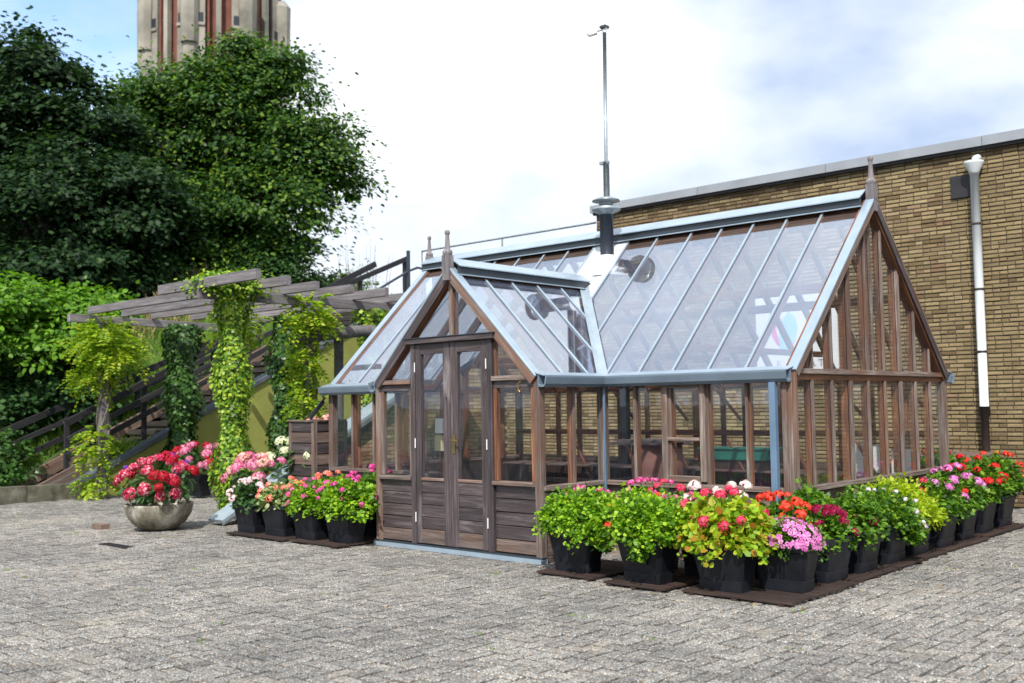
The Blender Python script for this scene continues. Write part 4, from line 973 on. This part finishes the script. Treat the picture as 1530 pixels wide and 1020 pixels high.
mound((.40, 2.86, .48), (.28, .34, .24), 150, 9, .035, .048, 'l_mid', 'lobe', t)
heads(t, (.40, 2.86, .50), (.28, .34, .25), 14, 'umbel', 'f_lilac', .05, 40, .032, zmin=.1, lift=.05, aim=(.8, -.5))
heads(t, (.40, 2.96, .50), (.3, .34, .25), 5, 'umbel', 'f_red', .042, 34, .03, zmin=.1, lift=.05, aim=(.8, -.5))
t = potted(.40, 3.62, 90, 'leafy geranium with scarlet and crimson heads second from the far end')
mound((.36, 3.62, .53), (.30, .34, .27), 160, 9, .035, .05, 'l_mid', 'lobe', t)
heads(t, (.36, 3.6, .55), (.31, .35, .28), 15, 'umbel', 'f_red', .042, 34, .03, zmin=.0, lift=.05, aim=(.8, -.5))
t = potted(.38, 4.35, 90, 'scarlet geranium at the far end of the right hand row')
mound((.34, 4.35, .56), (.32, .36, .27), 160, 9, .035, .05, 'l_mid', 'lobe', t)
heads(t, (.34, 4.35, .58), (.33, .37, .28), 14, 'umbel', 'f_orange', .042, 34, .03, zmin=.0, lift=.05, aim=(.8, -.5))
t = potted(-.35, 4.25, 0, 'green plant with a few scarlet heads beyond the right rear corner of the greenhouse')
mound((-.35, 4.3, .62), (.36, .30, .26), 140, 9, .04, .05, 'l_mid', 'lobe', t)
heads(t, (-.35, 4.3, .62), (.36, .3, .27), 7, 'umbel', 'f_red', .04, 34, .03, zmin=.2, lift=.05)
# left of the porch
t = potted(-4.88, -1.28, 2, 'bright green plant dotted with pink flowers in the black pot beside the porch')
mound((-4.88, -1.26, .45), (.38, .28, .26), 300, 9, .032, .040, 'l_cut', 'lobe', t, droop=.12)
heads(t, (-4.88, -1.28, .47), (.38, .27, .27), 18, 'umbel', 'f_hot', .026, 22, .024, zmin=.0, lift=.03)
t = potted(-5.44, -1.34, -2, 'rounded green plant with lilac pink flowers second pot from the porch')
mound((-5.44, -1.32, .44), (.31, .26, .23), 230, 9, .032, .040, 'l_cut', 'lobe', t, droop=.12)
heads(t, (-5.44, -1.34, .44), (.31, .26, .25), 14, 'umbel', 'f_pink', .028, 22, .024, zmin=-.2, lift=.03)
t = potted(-6.02, -1.36, 1, 'variegated geranium with coral heads third pot from the porch')
mound((-6.02, -1.34, .43), (.28, .22, .20), 120, 7, .034, .055, 'l_vari', 'round', t, droop=.08)
heads(t, (-6.02, -1.34, .45), (.30, .24, .22), 15, 'umbel', 'f_coral', .040, 36, .028, zmin=-.1, lift=.04)
t = potted(-6.60, -1.38, -1, 'geranium with white and pale pink heads leftmost of the black pots')
mound((-6.60, -1.36, .43), (.27, .22, .18), 110, 8, .034, .05, 'l_dark', 'lobe', t, droop=.05)
heads(t, (-6.62, -1.38, .45), (.27, .22, .20), 13, 'umbel', 'f_white', .046, 40, .030, zmin=.0, lift=.04)
t = potted(-5.05, -.72, 0, 'hot pink geranium in the second row between porch and left front wall')
mound((-5.05, -.72, .52), (.38, .24, .24), 120, 9, .034, .05, 'l_mid', 'lobe', t)
heads(t, (-5.05, -.72, .54), (.40, .26, .26), 16, 'umbel', 'f_hot', .036, 30, .028, zmin=.1, lift=.04)
t = potted(-5.85, -.76, 0, 'coral geranium in the second row in front of the left front wall')
mound((-5.85, -.76, .48), (.32, .22, .20), 100, 9, .034, .05, 'l_mid', 'lobe', t)
heads(t, (-5.85, -.76, .5), (.33, .24, .22), 11, 'umbel', 'f_coral', .036, 30, .028, zmin=.2, lift=.04)

# boards the pots stand on
def duck(x0, x1, y0, y1, lab, along='x', z=.0):
    t = thing('slatted_board', ((x0 + x1) / 2, (y0 + y1) / 2, 0), lab, 'board', 'dark slatted boards under the pots')
    if along == 'x':
        n_ = max(2, round((y1 - y0) / .105))
        for k in range(n_): yk = y0 + (y1 - y0) * (k + .5) / n_; beam('slat', (x0 + random.uniform(0, .02), yk, .024 + z), (x1 - random.uniform(0, .02), yk, .024 + z), (y1 - y0) / n_ - .02, .018, M['pallet'], t, (0, 0, 1))
        for q in (.1, .5, .9): xk = x0 + (x1 - x0) * q; beam('bearer', (xk, y0, .007 + z), (xk, y1, .007 + z), .05, .014, M['pallet'], t, (0, 0, 1))
    else:
        n_ = max(2, round((x1 - x0) / .105))
        for k in range(n_): xk = x0 + (x1 - x0) * (k + .5) / n_; beam('slat', (xk, y0 + random.uniform(0, .02), .024 + z), (xk, y1 - random.uniform(0, .02), .024 + z), (x1 - x0) / n_ - .02, .018, M['pallet'], t, (0, 0, 1))
        for q in (.1, .5, .9): yk = y0 + (y1 - y0) * q; beam('bearer', (x0, yk, .007 + z), (x1, yk, .007 + z), .05, .014, M['pallet'], t, (0, 0, 1))
duck(-1.80, -1.12, -1.54, -.6, 'dark slatted board under the pot nearest the porch')
duck(-.96, -.32, -1.62, -.6, 'dark slatted board under the second pot from the porch')
duck(-.22, .78, -1.55, -.36, 'large dark slatted board under the corner pots')
duck(.24, .73, -.28, .56, 'dark slatted board just behind the corner along the right gable', 'y')
duck(.22, .71, .60, 1.20, 'dark slatted board under the trailing lilac plant', 'y')
duck(.20, .69, 1.26, 1.90, 'dark slatted board under the lime yellow plant', 'y')
duck(.18, .68, 1.96, 3.18, 'long dark slatted board under the magenta and violet pots', 'y')
duck(.12, .63, 3.30, 4.72, 'farthest dark slatted board under the scarlet geraniums', 'y')
duck(-6.85, -5.62, -1.62, -.45, 'dark slatted board under the leftmost pots')
duck(-5.58, -4.66, -1.58, -.45, 'dark slatted board under the pots beside the porch')

# hydrangeas
bo = thing('hydrangea_bowl', (-8.10, -1.82, 0), 'weathered round concrete bowl packed with red and pink hydrangeas', 'planter')
C0 = (-8.10, -1.82, 0)
bowl_ = part('bowl', MB().lathe([(0, .0), (.15, .0), (.24, .025), (.34, .10), (.41, .21), (.435, .32), (.44, .34), (.415, .345), (.40, .32), (.36, .27), (0, .26)], 40, C0), M['bowl'], bo, smooth=True)
LEAFM = {}
def biglvs(parent, c, r_, n_, size, mat='l_dark'):
    if (size, mat) not in LEAFM:
        T = []
        for q in range(4):
            mb = MB(); a = .30
            prof = [(0, 0), (.12, .2), (.32, .31), (.55, .30), (.8, .18), (1, 0)]
            ctr = [(x * size, 0, .10 * size * (1 - (2 * x - 1) ** 2)) for x, _ in prof]
            for s in (1, -1):
                o = len(mb.v); side = [(x * size, s * w_ * size, (.16 + .05 * random.random()) * size * (1 - (2 * x - 1) ** 2) - .12 * x * size) for x, w_ in prof]
                mb.v += ctr + side
                for k in range(5): mb.f.append((o + k, o + k + 1, o + 7 + k, o + 6 + k) if s < 0 else (o + k, o + 6 + k, o + 7 + k, o + k + 1))
            me = mb.mesh('leaf', True); me.materials.append(M[mat]); T.append(me)
        LEAFM[(size, mat)] = T
    for _ in range(n_):
        v = Vector((random.gauss(0, 1), random.gauss(0, 1), random.gauss(.2, .7))).normalized()
        if v.z < -.45: v.z = -.2
        p_ = Vector(c) + Vector((v.x * r_[0], v.y * r_[1], v.z * r_[2])) * random.uniform(.6, .95)
        z = (v * .6 + Vector((random.uniform(-.3, .3), random.uniform(-.3, .3), .8))).normalized(); x = (v + Vector((random.uniform(-.5, .5), random.uniform(-.5, .5), -.1))); x = (x - z * x.dot(z)).normalized(); y = z.cross(x)
        mw = Matrix(((x.x, y.x, z.x, p_.x), (x.y, y.y, z.y, p_.y), (x.z, y.z, z.z, p_.z), (0, 0, 0, 1))) @ Matrix.Scale(random.uniform(.75, 1.2), 4)
        part('leaf', random.choice(LEAFM[(size, mat)]), M[mat], parent, mw)
biglvs(bo, (-8.10, -1.82, .52), (.46, .42, .30), 170, .15)
ctr_ = (-8.10, -1.84, .56)
heads(bo, ctr_, (.50, .44, .34), 20, 'mophead', 'h_red', .080, 110, .030, zmin=-.35, lift=.02, stalk=False)
heads(bo, (-8.0, -1.84, .60), (.48, .42, .34), 9, 'mophead', 'h_deep', .072, 100, .028, zmin=-.1, lift=.03, stalk=False)
heads(bo, (-8.15, -1.80, .62), (.46, .40, .32), 6, 'clematis', 'f_violet', .030, 12, .05, zmin=.25, lift=.06, stalk=False)
def hydr(x, y, lab, mats, c, r_, n_, rot=0, leafn=70):
    t = potted(x, y, rot, lab, 'potted_hydrangea', 'hydrangea')
    biglvs(t, c, r_, leafn, .13)
    for mt_, k in mats: heads(t, c, r_, k, 'mophead', mt_, .088, 110, .034, zmin=.0, lift=.05, stalk=False)
hydr(-12.1, 1.15, 'pink hydrangea bush behind the concrete bowl at the green wall', [('h_pink', 20), ('h_deep', 5)], (-12.1, 1.15, .58), (.55, .48, .32), 12, 0, 80)
hydr(-7.28, -.86, 'large pink and salmon hydrangea behind the sloping metal coping', [('h_pink', 10), ('h_salmon', 6)], (-7.25, -.86, .60), (.46, .34, .28), 16, 0, 80)
hydr(-7.65, .05, 'cream and green hydrangea in front of the ivy covered posts', [('h_white', 12)], (-7.62, .02, .78), (.50, .34, .28), 10, 0, 60)

# slatted barrel planter by the left corner
pb = thing('slatted_planter', (-7.15, -.28, 0), 'tall slatted brown timber box catching the downpipe at the left corner of the greenhouse', 'planter')
bx0, bx1, by0, by1, bz = -7.50, -6.98, -.16, .36, 1.37
for x in (bx0, bx1):
    for y in (by0, by1): beam('corner_post', (x, y, 0), (x, y, bz), .06, .06, M['weathered'], pb, (0, -1, 0))
for k in range(9):
    z = .10 + k * .15
    beam('slat', (bx0 + .032, by0 - .012, z), (bx1 - .032, by0 - .012, z), .135, .022, M['board'] if k % 2 else M['dark'], pb, (0, -1, 0))
    beam('slat', (bx1 + .012, by0 + .032, z), (bx1 + .012, by1 - .032, z), .135, .022, M['board'] if k % 2 else M['dark'], pb, (1, 0, 0))
part('liner', MB().box((bx0 + .02, by0 + .01, .02), (bx1 - .01, by1 - .02, 1.25)), M['blackmetal'], pb)
for a, b_ in (((bx0 - .03, by0 - .01, bz + .012), (bx1 + .03, by0 - .01, bz + .012)), ((bx1 + .005, by0 + .025, bz + .012), (bx1 + .005, by1, bz + .012))): beam('top_rail', a, b_, .08, .022, M['weathered'], pb, (0, 0, 1))
heads(pb, (-7.2, .10, 1.27), (.20, .18, .12), 7, 'mophead', 'h_salmon', .06, 70, .03, zmin=.4, lift=.02, stalk=False)

# loose brick on the paving
lb = tag(part('loose_brick', MB().box((-8.98, -2.30, .0), (-8.72, -2.18, .065)), M['stringer'], None), 'single brown brick lying on the paving left of the bowl', 'brick')

# dark flush strip with cross bars in the paving
dg = thing('drain_grate', (-7.0, -2.95, 0), 'dark flush drain grate in the paving left of the porch', 'drain')
part('frame', MB().box((-7.30, -3.02, -.01), (-6.70, -2.88, .006)), M['iron'], dg)
for k in range(14): part('bar', MB().box((-7.285 + k * .042, -3.005, .007), (-7.265 + k * .042, -2.895, .012)), M['blackmetal'], dg)
# ------------------------------------------------------------------ pergola
pg = thing('pergola', (-11, 1, 0), 'silver grey timber pergola with long parallel beams over the path', 'pergola')
PZ = 3.28
for x, y in ((-13.42, 0.0), (-13.55, 1.62), (-8.45, -.50), (-8.45, .85), (-8.45, 2.05), (-10.7, 2.0)):
    beam('post', (x, y, 0), (x, y, PZ - .17), .14, .14, M['pergola'], pg, (0, -1, 0))
for x in (-13.25, -8.45): beam('cross_beam', (x, -.72 if x < -10 else -1.05, PZ - .09), (x - .6 if x < -10 else x, 3.4, PZ - .09), .09, .14, M['pergola'], pg, (0, 0, 1))
for k, (x1, y) in enumerate(((-7.36, -.30), (-7.62, .38), (-7.62, 1.02), (-7.62, 1.70), (-7.55, 2.40), (-7.5, 3.0))):
    beam('long_beam', (-13.22 - .12 * (k % 3), y - .06, PZ + .05), (x1, y, PZ + .05), .075, .13, M['pergola'], pg, (0, 0, 1))
beam('long_beam', (-9.6, -1.0, PZ - .0 + .05), (-7.05, -1.0, PZ + .05), .08, .14, M['pergola'], pg, (0, 0, 1))
lg = thing('log_frame', (-8.3, 1.3, 0), 'grey debarked log laid across a round post under the pergola', 'log')
part('round_post', MB().tube([(-8.35, 1.33, 0), (-8.35, 1.33, 2.62)], .075, 14), M['log'], lg, smooth=True)
part('log', MB().tube([(-8.4, .55, 2.60), (-8.35, 1.0, 2.68), (-8.3, 1.5, 2.74), (-8.25, 2.1, 2.80)], [.09, .10, .10, .085], 14), M['log'], lg, smooth=True)

def climber(x, y, z0, z1, rx, n_, mat, lab, size=.07, top=None, stem=True, name='ivy', shape='lobe', cat='ivy', lean=0):
    t = thing(name, (x, y, 0), lab, cat, 'climbers on the pergola posts')
    zz = rng.uniform(0, 1, n_) ** .95 * (z1 - z0) + z0; th = rng.uniform(0, 2 * math.pi, n_)
    rr = rx * (1 + .28 * np.sin(zz * 5.1 + x) + .2 * np.sin(th * 3 + zz * 3.3)) * rng.uniform(.72, 1.12, n_)
    u = np.stack([np.cos(th), np.sin(th), np.zeros(n_)], 1)
    pos = np.array([x, y, 0.]) + u * rr[:, None]; pos[:, 2] = zz
    ax = u * .3 + unit(n_) * .55 + np.array([0, 0, -.8]); nn = u + unit(n_) * .45 + np.array([0, 0, .3])
    if top:
        P_, A_, N_ = crown([(c, r_) for c, r_ in top], int(n_ / 25), 14, .09, .3); pos = np.concatenate([pos, P_]); ax = np.concatenate([ax, A_]); nn = np.concatenate([nn, N_])
    part('foliage', leaf_mesh('foliage', pos, ax, nn, size, M[mat], shape), M[mat], t, kind='stuff')
    if stem:
        sp_ = [(x + .10 * math.cos(z * 4), y + .10 * math.sin(z * 4), z) for z in [.0 + .15 * k for k in range(int(z1 / .15))]]
        part('stem', MB().tube(sp_, .016, 6), M['vine'], t, smooth=True)
climber(-8.45, -.50, .10, 3.45, .205, 8500, 'l_ivy_y', 'yellow green ivy wrapping the pergola post nearest the camera', .048, [((-8.5, -.55, 3.35), (.45, .5, .16))])
climber(-13.55, 1.62, .1, 3.2, .27, 5600, 'l_ivy', 'dark glossy ivy column on the second post from the left above the green wall', .07)
climber(-10.7, 2.0, .1, 3.2, .24, 4800, 'l_ivy', 'dark ivy column between the yellow ivy and the wisteria', .065)
climber(-8.45, 2.05, 1.3, 3.15, .20, 2600, 'l_ivy_y', 'small ivy clump at the top of the pergola post behind the greenhouse roof', .065)
def wisteria(x, y, lobes, n_fr, lab, stems):
    t = thing('wisteria', (x, y, 0), lab, 'wisteria', 'climbers on the pergola posts')
    P_, A_, N_ = [], [], []
    for (c, r_), k in lobes:
        for _ in range(k):
            u = np.array(unit(1)[0]); p0 = np.array(c) + u * np.array(r_) * random.uniform(.3, 1); d = u * np.array([1, 1, .6]) + np.array([0, 0, random.uniform(-.5, .35)]); d /= np.linalg.norm(d); Lf = random.uniform(.18, .32)
            sd_ = np.cross(d, [0, 0, 1.]); sd_ /= np.linalg.norm(sd_) + 1e-6
            for q in range(6):
                pp = p0 + d * Lf * (q + 1) / 6 + np.array([0, 0, -.16 * (q / 6) ** 2])
                for s in (1, -1): P_.append(pp); A_.append(sd_ * s + d * .6 + np.array([0, 0, -.25])); N_.append(np.array([0, 0, 1.]) + unit(1)[0] * .8)
    part('foliage', leaf_mesh('foliage', np.array(P_), np.array(A_), np.array(N_), .085, M['l_wist'], 'leaf'), M['l_wist'], t, kind='stuff')
    for k in range(stems):
        ph = k * 1.7; part('stem', MB().tube([(x + .11 * math.cos(z * 3 + ph), y + .11 * math.sin(z * 3 + ph), z) for z in [.18 * q for q in range(17)]], .015, 6), M['vine'], t, smooth=True)
wisteria(-13.42, 0.0, [(((-13.35, -.05, 2.85), (.68, .5, .34)), 230), (((-13.1, .1, 2.55), (.5, .45, .28)), 100), (((-13.6, -.1, 2.2), (.3, .3, .3)), 70), (((-13.45, -.15, .95), (.22, .25, .38)), 60), (((-13.45, -.15, .3), (.2, .2, .25)), 30)], 0, 'yellow wisteria crowning the leftmost pergola post with twining bare stems', 3)
wisteria(-8.45, .85, [(((-8.35, .78, 2.98), (.28, .26, .24)), 120), (((-8.45, .8, 2.3), (.15, .15, .40)), 75), (((-8.5, .8, 1.7), (.15, .15, .30)), 50), (((-8.45, .8, 1.0), (.12, .15, .3)), 25)], 0, 'yellow green wisteria hanging on the post between the ivy column and the greenhouse', 2)
wisteria(-9.1, .1, [(((-9.15, .0, 2.85), (.30, .3, .2)), 50)], 0, 'loose wisteria shoots under the beams right of the yellow ivy post', 1)

# ------------------------------------------------------------------ trees and shrubs
def tree(x, y, z0, h, lobes, n_cl, per, sig, size, mat, lab, tr_=.22, name='tree', shape='broad', fork=6, group='trees on the bank'):
    t = thing(name, (x, y, z0), lab, 'tree', group)
    cz = np.mean([l[0][2] for l in lobes])
    part('trunk', MB().tube([(x, y, z0 - .3), (x + .05, y, z0 + h * .2), (x - .05, y + .05, z0 + h * .5), (x, y, cz)], [tr_, tr_ * .85, tr_ * .6, tr_ * .3], 10), M['bark'], t, smooth=True)
    for k in range(fork):
        l = lobes[k % len(lobes)]; b0 = Vector((x, y, z0 + h * random.uniform(.15, .5))); e = Vector(l[0]) + Vector([random.uniform(-.5, .5) * q for q in l[1]])
        mid = b0.lerp(e, .5) + Vector((0, 0, .3)); part('limb', MB().tube([b0, mid, e], [tr_ * .45, tr_ * .28, tr_ * .1], 7), M['bark'], t, smooth=True)
    P_, A_, N_ = crown(lobes, n_cl, per, sig, .5, .36)
    part('crown', leaf_mesh('crown', P_, A_, N_, size, M[mat], shape), M[mat], t, kind='stuff')
D_ = np.array([-.675, .735]);  Rt = np.array([.7357, .6771])       # away from the camera / to its right
def lob(base, a, b_, z, r_): return ((base[0] + Rt[0] * a + D_[0] * b_, base[1] + Rt[1] * a + D_[1] * b_, z), r_)
B1 = (-21.3, 7.7)
tree(B1[0], B1[1], 4.6, 6.5, [lob(B1, -.2, 0, 9.6, (1.9, 1.9, 2.3)), lob(B1, -2.3, .2, 9.2, (1.6, 1.6, 2.0)), lob(B1, 1.9, .2, 8.9, (1.6, 1.6, 1.8)), lob(B1, .9, -.5, 7.2, (2.1, 1.9, 1.6)), lob(B1, -1.6, -.6, 7.0, (2.0, 1.9, 1.7)), lob(B1, 2.5, 0, 8.1, (1.0, 1.2, 1.1)), lob(B1, -3.0, .1, 10.4, (.7, .8, .9)), lob(B1, -.3, -.3, 5.7, (2.3, 2, .9)), lob(B1, 1.3, -.3, 6.1, (1.2, 1.1, .7)), lob(B1, .1, 0, 11.7, (.9, .9, .8)), lob(B1, 1.1, 0, 11.2, (1.2, 1, 1.2)), lob(B1, -1.2, 0, 11.0, (1.0, .9, .8))],
     400, 200, .40, .135, 'l_tree', 'tall rounded green maple in front of the water tower', .26, 'maple_tree')
B2 = (-21.8, 2.6)
tree(B2[0], B2[1], 3.6, 7, [lob(B2, -.5, 0, 10.0, (1.3, 1.3, 1.6)), lob(B2, -1.6, 0, 8.6, (1.8, 1.6, 2.0)), lob(B2, 1.0, .1, 8.4, (1.2, 1.3, 1.5)), lob(B2, .2, -.3, 6.7, (2.3, 1.9, 1.7)), lob(B2, 2.2, -.2, 6.6, (1.3, 1.3, 1.5)), lob(B2, .6, -.2, 5.1, (2.6, 2.0, 1.1)), lob(B2, -1.6, -.2, 5.0, (1.6, 1.6, 1.1))],
     380, 160, .36, .12, 'l_oak', 'dark oak at the far left edge of the bank', .26, 'oak_tree', 'lobe')
B3 = (-22.6, 6.2)
tree(B3[0], B3[1], 4.4, 5, [lob(B3, -.8, .3, 7.4, (1.8, 1.8, 2.2)), lob(B3, 1.3, .8, 6.2, (2.2, 2, 1.8)), lob(B3, -.6, .2, 5.4, (2.4, 2, 1.3))],
     360, 70, .34, .18, 'l_oak', 'dark leafy tree filling the gap between oak and maple', .2, 'background_tree')
tree(-27.5, 13.5, 4.6, 5, [((-28.5, 12.0, 6.2), (2.2, 2.5, 1.5)), ((-31.5, 10.5, 7.0), (3.5, 3.5, 2.6)), ((-34.0, 6.0, 7.6), (3.5, 3.5, 3.2)), ((-30, 3, 8), (3.5, 3.5, 4))],
     380, 60, .5, .26, 'l_oak', 'dark thicket beyond the trees at the top of the bank', .2, 'background_tree')
def shrub(lobes, n_cl, per, sig, size, mat, lab, name='shrub', shape='broad', cat='shrub'):
    c = lobes[0][0]; t = thing(name, (c[0], c[1], 0), lab, cat)
    P_, A_, N_ = crown(lobes, n_cl, per, sig, .6)
    part('foliage', leaf_mesh('foliage', P_, A_, N_, size, M[mat], shape), M[mat], t, kind='stuff')
    part('stem', MB().tube([(c[0], c[1], 0), (c[0], c[1], c[2])], .05, 6), M['bark'], t)
S1 = (-17.2, -.1)
shrub([lob(S1, 1.2, .4, 3.45, (1.15, 1.1, .75)), lob(S1, -.2, 0, 3.55, (1.4, 1.3, .85)), lob(S1, .5, .3, 2.85, (1.5, 1.2, .6)), lob(S1, -1.2, 0, 3.5, (1.3, 1.3, .9))], 330, 48, .16, .13, 'l_hedge', 'big bright green shrub leaning out over the foot of the stairs')
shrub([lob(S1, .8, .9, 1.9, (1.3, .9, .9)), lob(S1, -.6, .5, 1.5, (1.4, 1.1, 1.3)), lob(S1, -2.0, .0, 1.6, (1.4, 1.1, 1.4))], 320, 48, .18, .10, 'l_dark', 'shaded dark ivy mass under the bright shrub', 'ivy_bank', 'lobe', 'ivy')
shrub([((-15.2, -1.7, .45), (.9, 1.2, .35)), ((-16.0, -1.0, .8), (.6, .8, .5)), ((-15.6, -3.2, .5), (.9, 1.4, .4))], 190, 34, .12, .07, 'l_ivy', 'ivy ground cover spreading along the kerb at the far left', 'ivy_cover', 'lobe', 'ivy')
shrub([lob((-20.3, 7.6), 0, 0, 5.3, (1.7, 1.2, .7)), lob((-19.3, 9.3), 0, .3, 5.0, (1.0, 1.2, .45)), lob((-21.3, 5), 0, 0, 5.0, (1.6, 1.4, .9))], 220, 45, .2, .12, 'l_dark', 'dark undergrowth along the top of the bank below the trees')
# wispy weeds at the head of the stairs
t = thing('wild_shrub', (-17.3, 8.9, 4.3), 'wispy half bare shrub against the sky behind the head of the stairs', 'shrub')
for k in range(26):
    a = random.uniform(-.8, .8); x, y = -17.3 + Rt[0] * a, 8.9 + Rt[1] * a; tp = Vector((x + random.uniform(-.5, .5), y + random.uniform(-.5, .5), 4.4 + random.uniform(.7, 1.7)))
    part('twig', MB().tube([(x * .6 - 17.3 * .4, y * .6 + 8.9 * .4, 4.1), ((x + tp.x) / 2, (y + tp.y) / 2, 4.8), tp], [.012, .008, .003], 4, False), M['vine'], t)
P_, A_, N_ = crown([((-17.3, 8.9, 4.9), (.9, .8, .6))], 50, 9, .16, .2); part('foliage', leaf_mesh('foliage', P_, A_, N_, .09, M['l_mid'], 'slim'), M['l_mid'], t, kind='stuff')
# grasses on the stairs edge and dry stalks on the bank
n_ = 260; pos = np.zeros((n_, 3)); pos[:] = (-14.55, .75, stair_z(.75) + .0); pos += rng.normal(size=(n_, 3)) * (.10, .22, .02); ax = rng.normal(size=(n_, 3)) * .6; ax[:, 2] = 1
tag(link(bpy.data.objects.new('grass_tuft', leaf_mesh('grass_tuft', pos, ax, unit(n_), .38, M['grass'], 'blade', .4))), 'arching grass tuft growing at the near edge of the lower stairs', 'grass', kind='stuff')
n_ = 500; pos = np.zeros((n_, 3)); y = rng.uniform(2.5, 6.5, n_); x = -18.2 - rng.uniform(0, 1.5, n_); pos = np.array([(a, b_, hill(a, b_)) for a, b_ in zip(x, y)]); ax = rng.normal(size=(n_, 3)) * .3; ax[:, 2] = 1
tag(link(bpy.data.objects.new('dry_stalks', leaf_mesh('dry_stalks', pos, ax, unit(n_), .6, M['dry'], 'blade', .4))), 'dry straw coloured stalks standing in the bank grass', 'grass', kind='stuff')

# ------------------------------------------------------------------ water tower
wt = thing('water_tower', (-73.8, 39, 0), 'tall octagonal concrete and red brick water tower behind the trees', 'tower')
tcx, tcy, rad = -76.7, 40.7, 6.2
a0 = math.atan2(CAM.y - tcy, CAM.x - tcx) + R(22.5 + 4)
part('shaft', MB().lathe([(rad * .90, 0), (rad * .90, 60)], 8, (tcx, tcy, 0), a0), M['twbrick'], wt)
for k in range(8):
    t0 = a0 + k * math.pi / 4; t1 = t0 + math.pi / 4
    c0 = Vector((math.cos(t0), math.sin(t0), 0)) * rad; c1 = Vector((math.cos(t1), math.sin(t1), 0)) * rad; nn = (c0 + c1).normalized(); d = (c1 - c0).normalized(); W_ = (c1 - c0).length; ctr = Vector((tcx, tcy, 0))
    part('corner_pier', MB().tube([ctr + c0 * .97 + Vector((0, 0, 0)), ctr + c0 * .97 + Vector((0, 0, 34.3))], .62, 8), M['twconc'], wt)
    part('corner_cap', MB().tube([ctr + c0 * 1.0 + Vector((0, 0, 32.3)), ctr + c0 * 1.0 + Vector((0, 0, 37.4)), ctr + c0 * .97 + Vector((0, 0, 37.9))], [.72, .80, .5], 8), M['twconc'], wt)
    def slab(u0, u1, z0, z1, dep, mat, nm):
        a = ctr + c0 + d * W_ * u0 - nn * .25; b_ = ctr + c0 + d * W_ * u1 - nn * .25
        return part(nm, MB().prism([a + Vector((0, 0, z0)), b_ + Vector((0, 0, z0)), b_ + Vector((0, 0, z1)), a + Vector((0, 0, z1))], nn * dep), M[mat], wt)
    slab(.11, .27, 0, 60, .30, 'twconc', 'concrete_panel'); slab(.31, .345, 0, 60, .24, 'twbrick', 'brick_fin'); slab(.73, .89, 0, 60, .28, 'twconc', 'concrete_panel'); slab(.455, .545, 0, 60, .5, 'twconc', 'pilaster')
    for u0 in (.14, .76): slab(u0, u0 + .10, 34.2, 35.0, .34, 'twdark', 'window'); slab(u0 - .02, u0 + .12, 33.9, 34.15, .42, 'twconc', 'window_sill')
for o in list(bpy.data.objects):
    if o.name.startswith('tmp'): bpy.data.objects.remove(o)
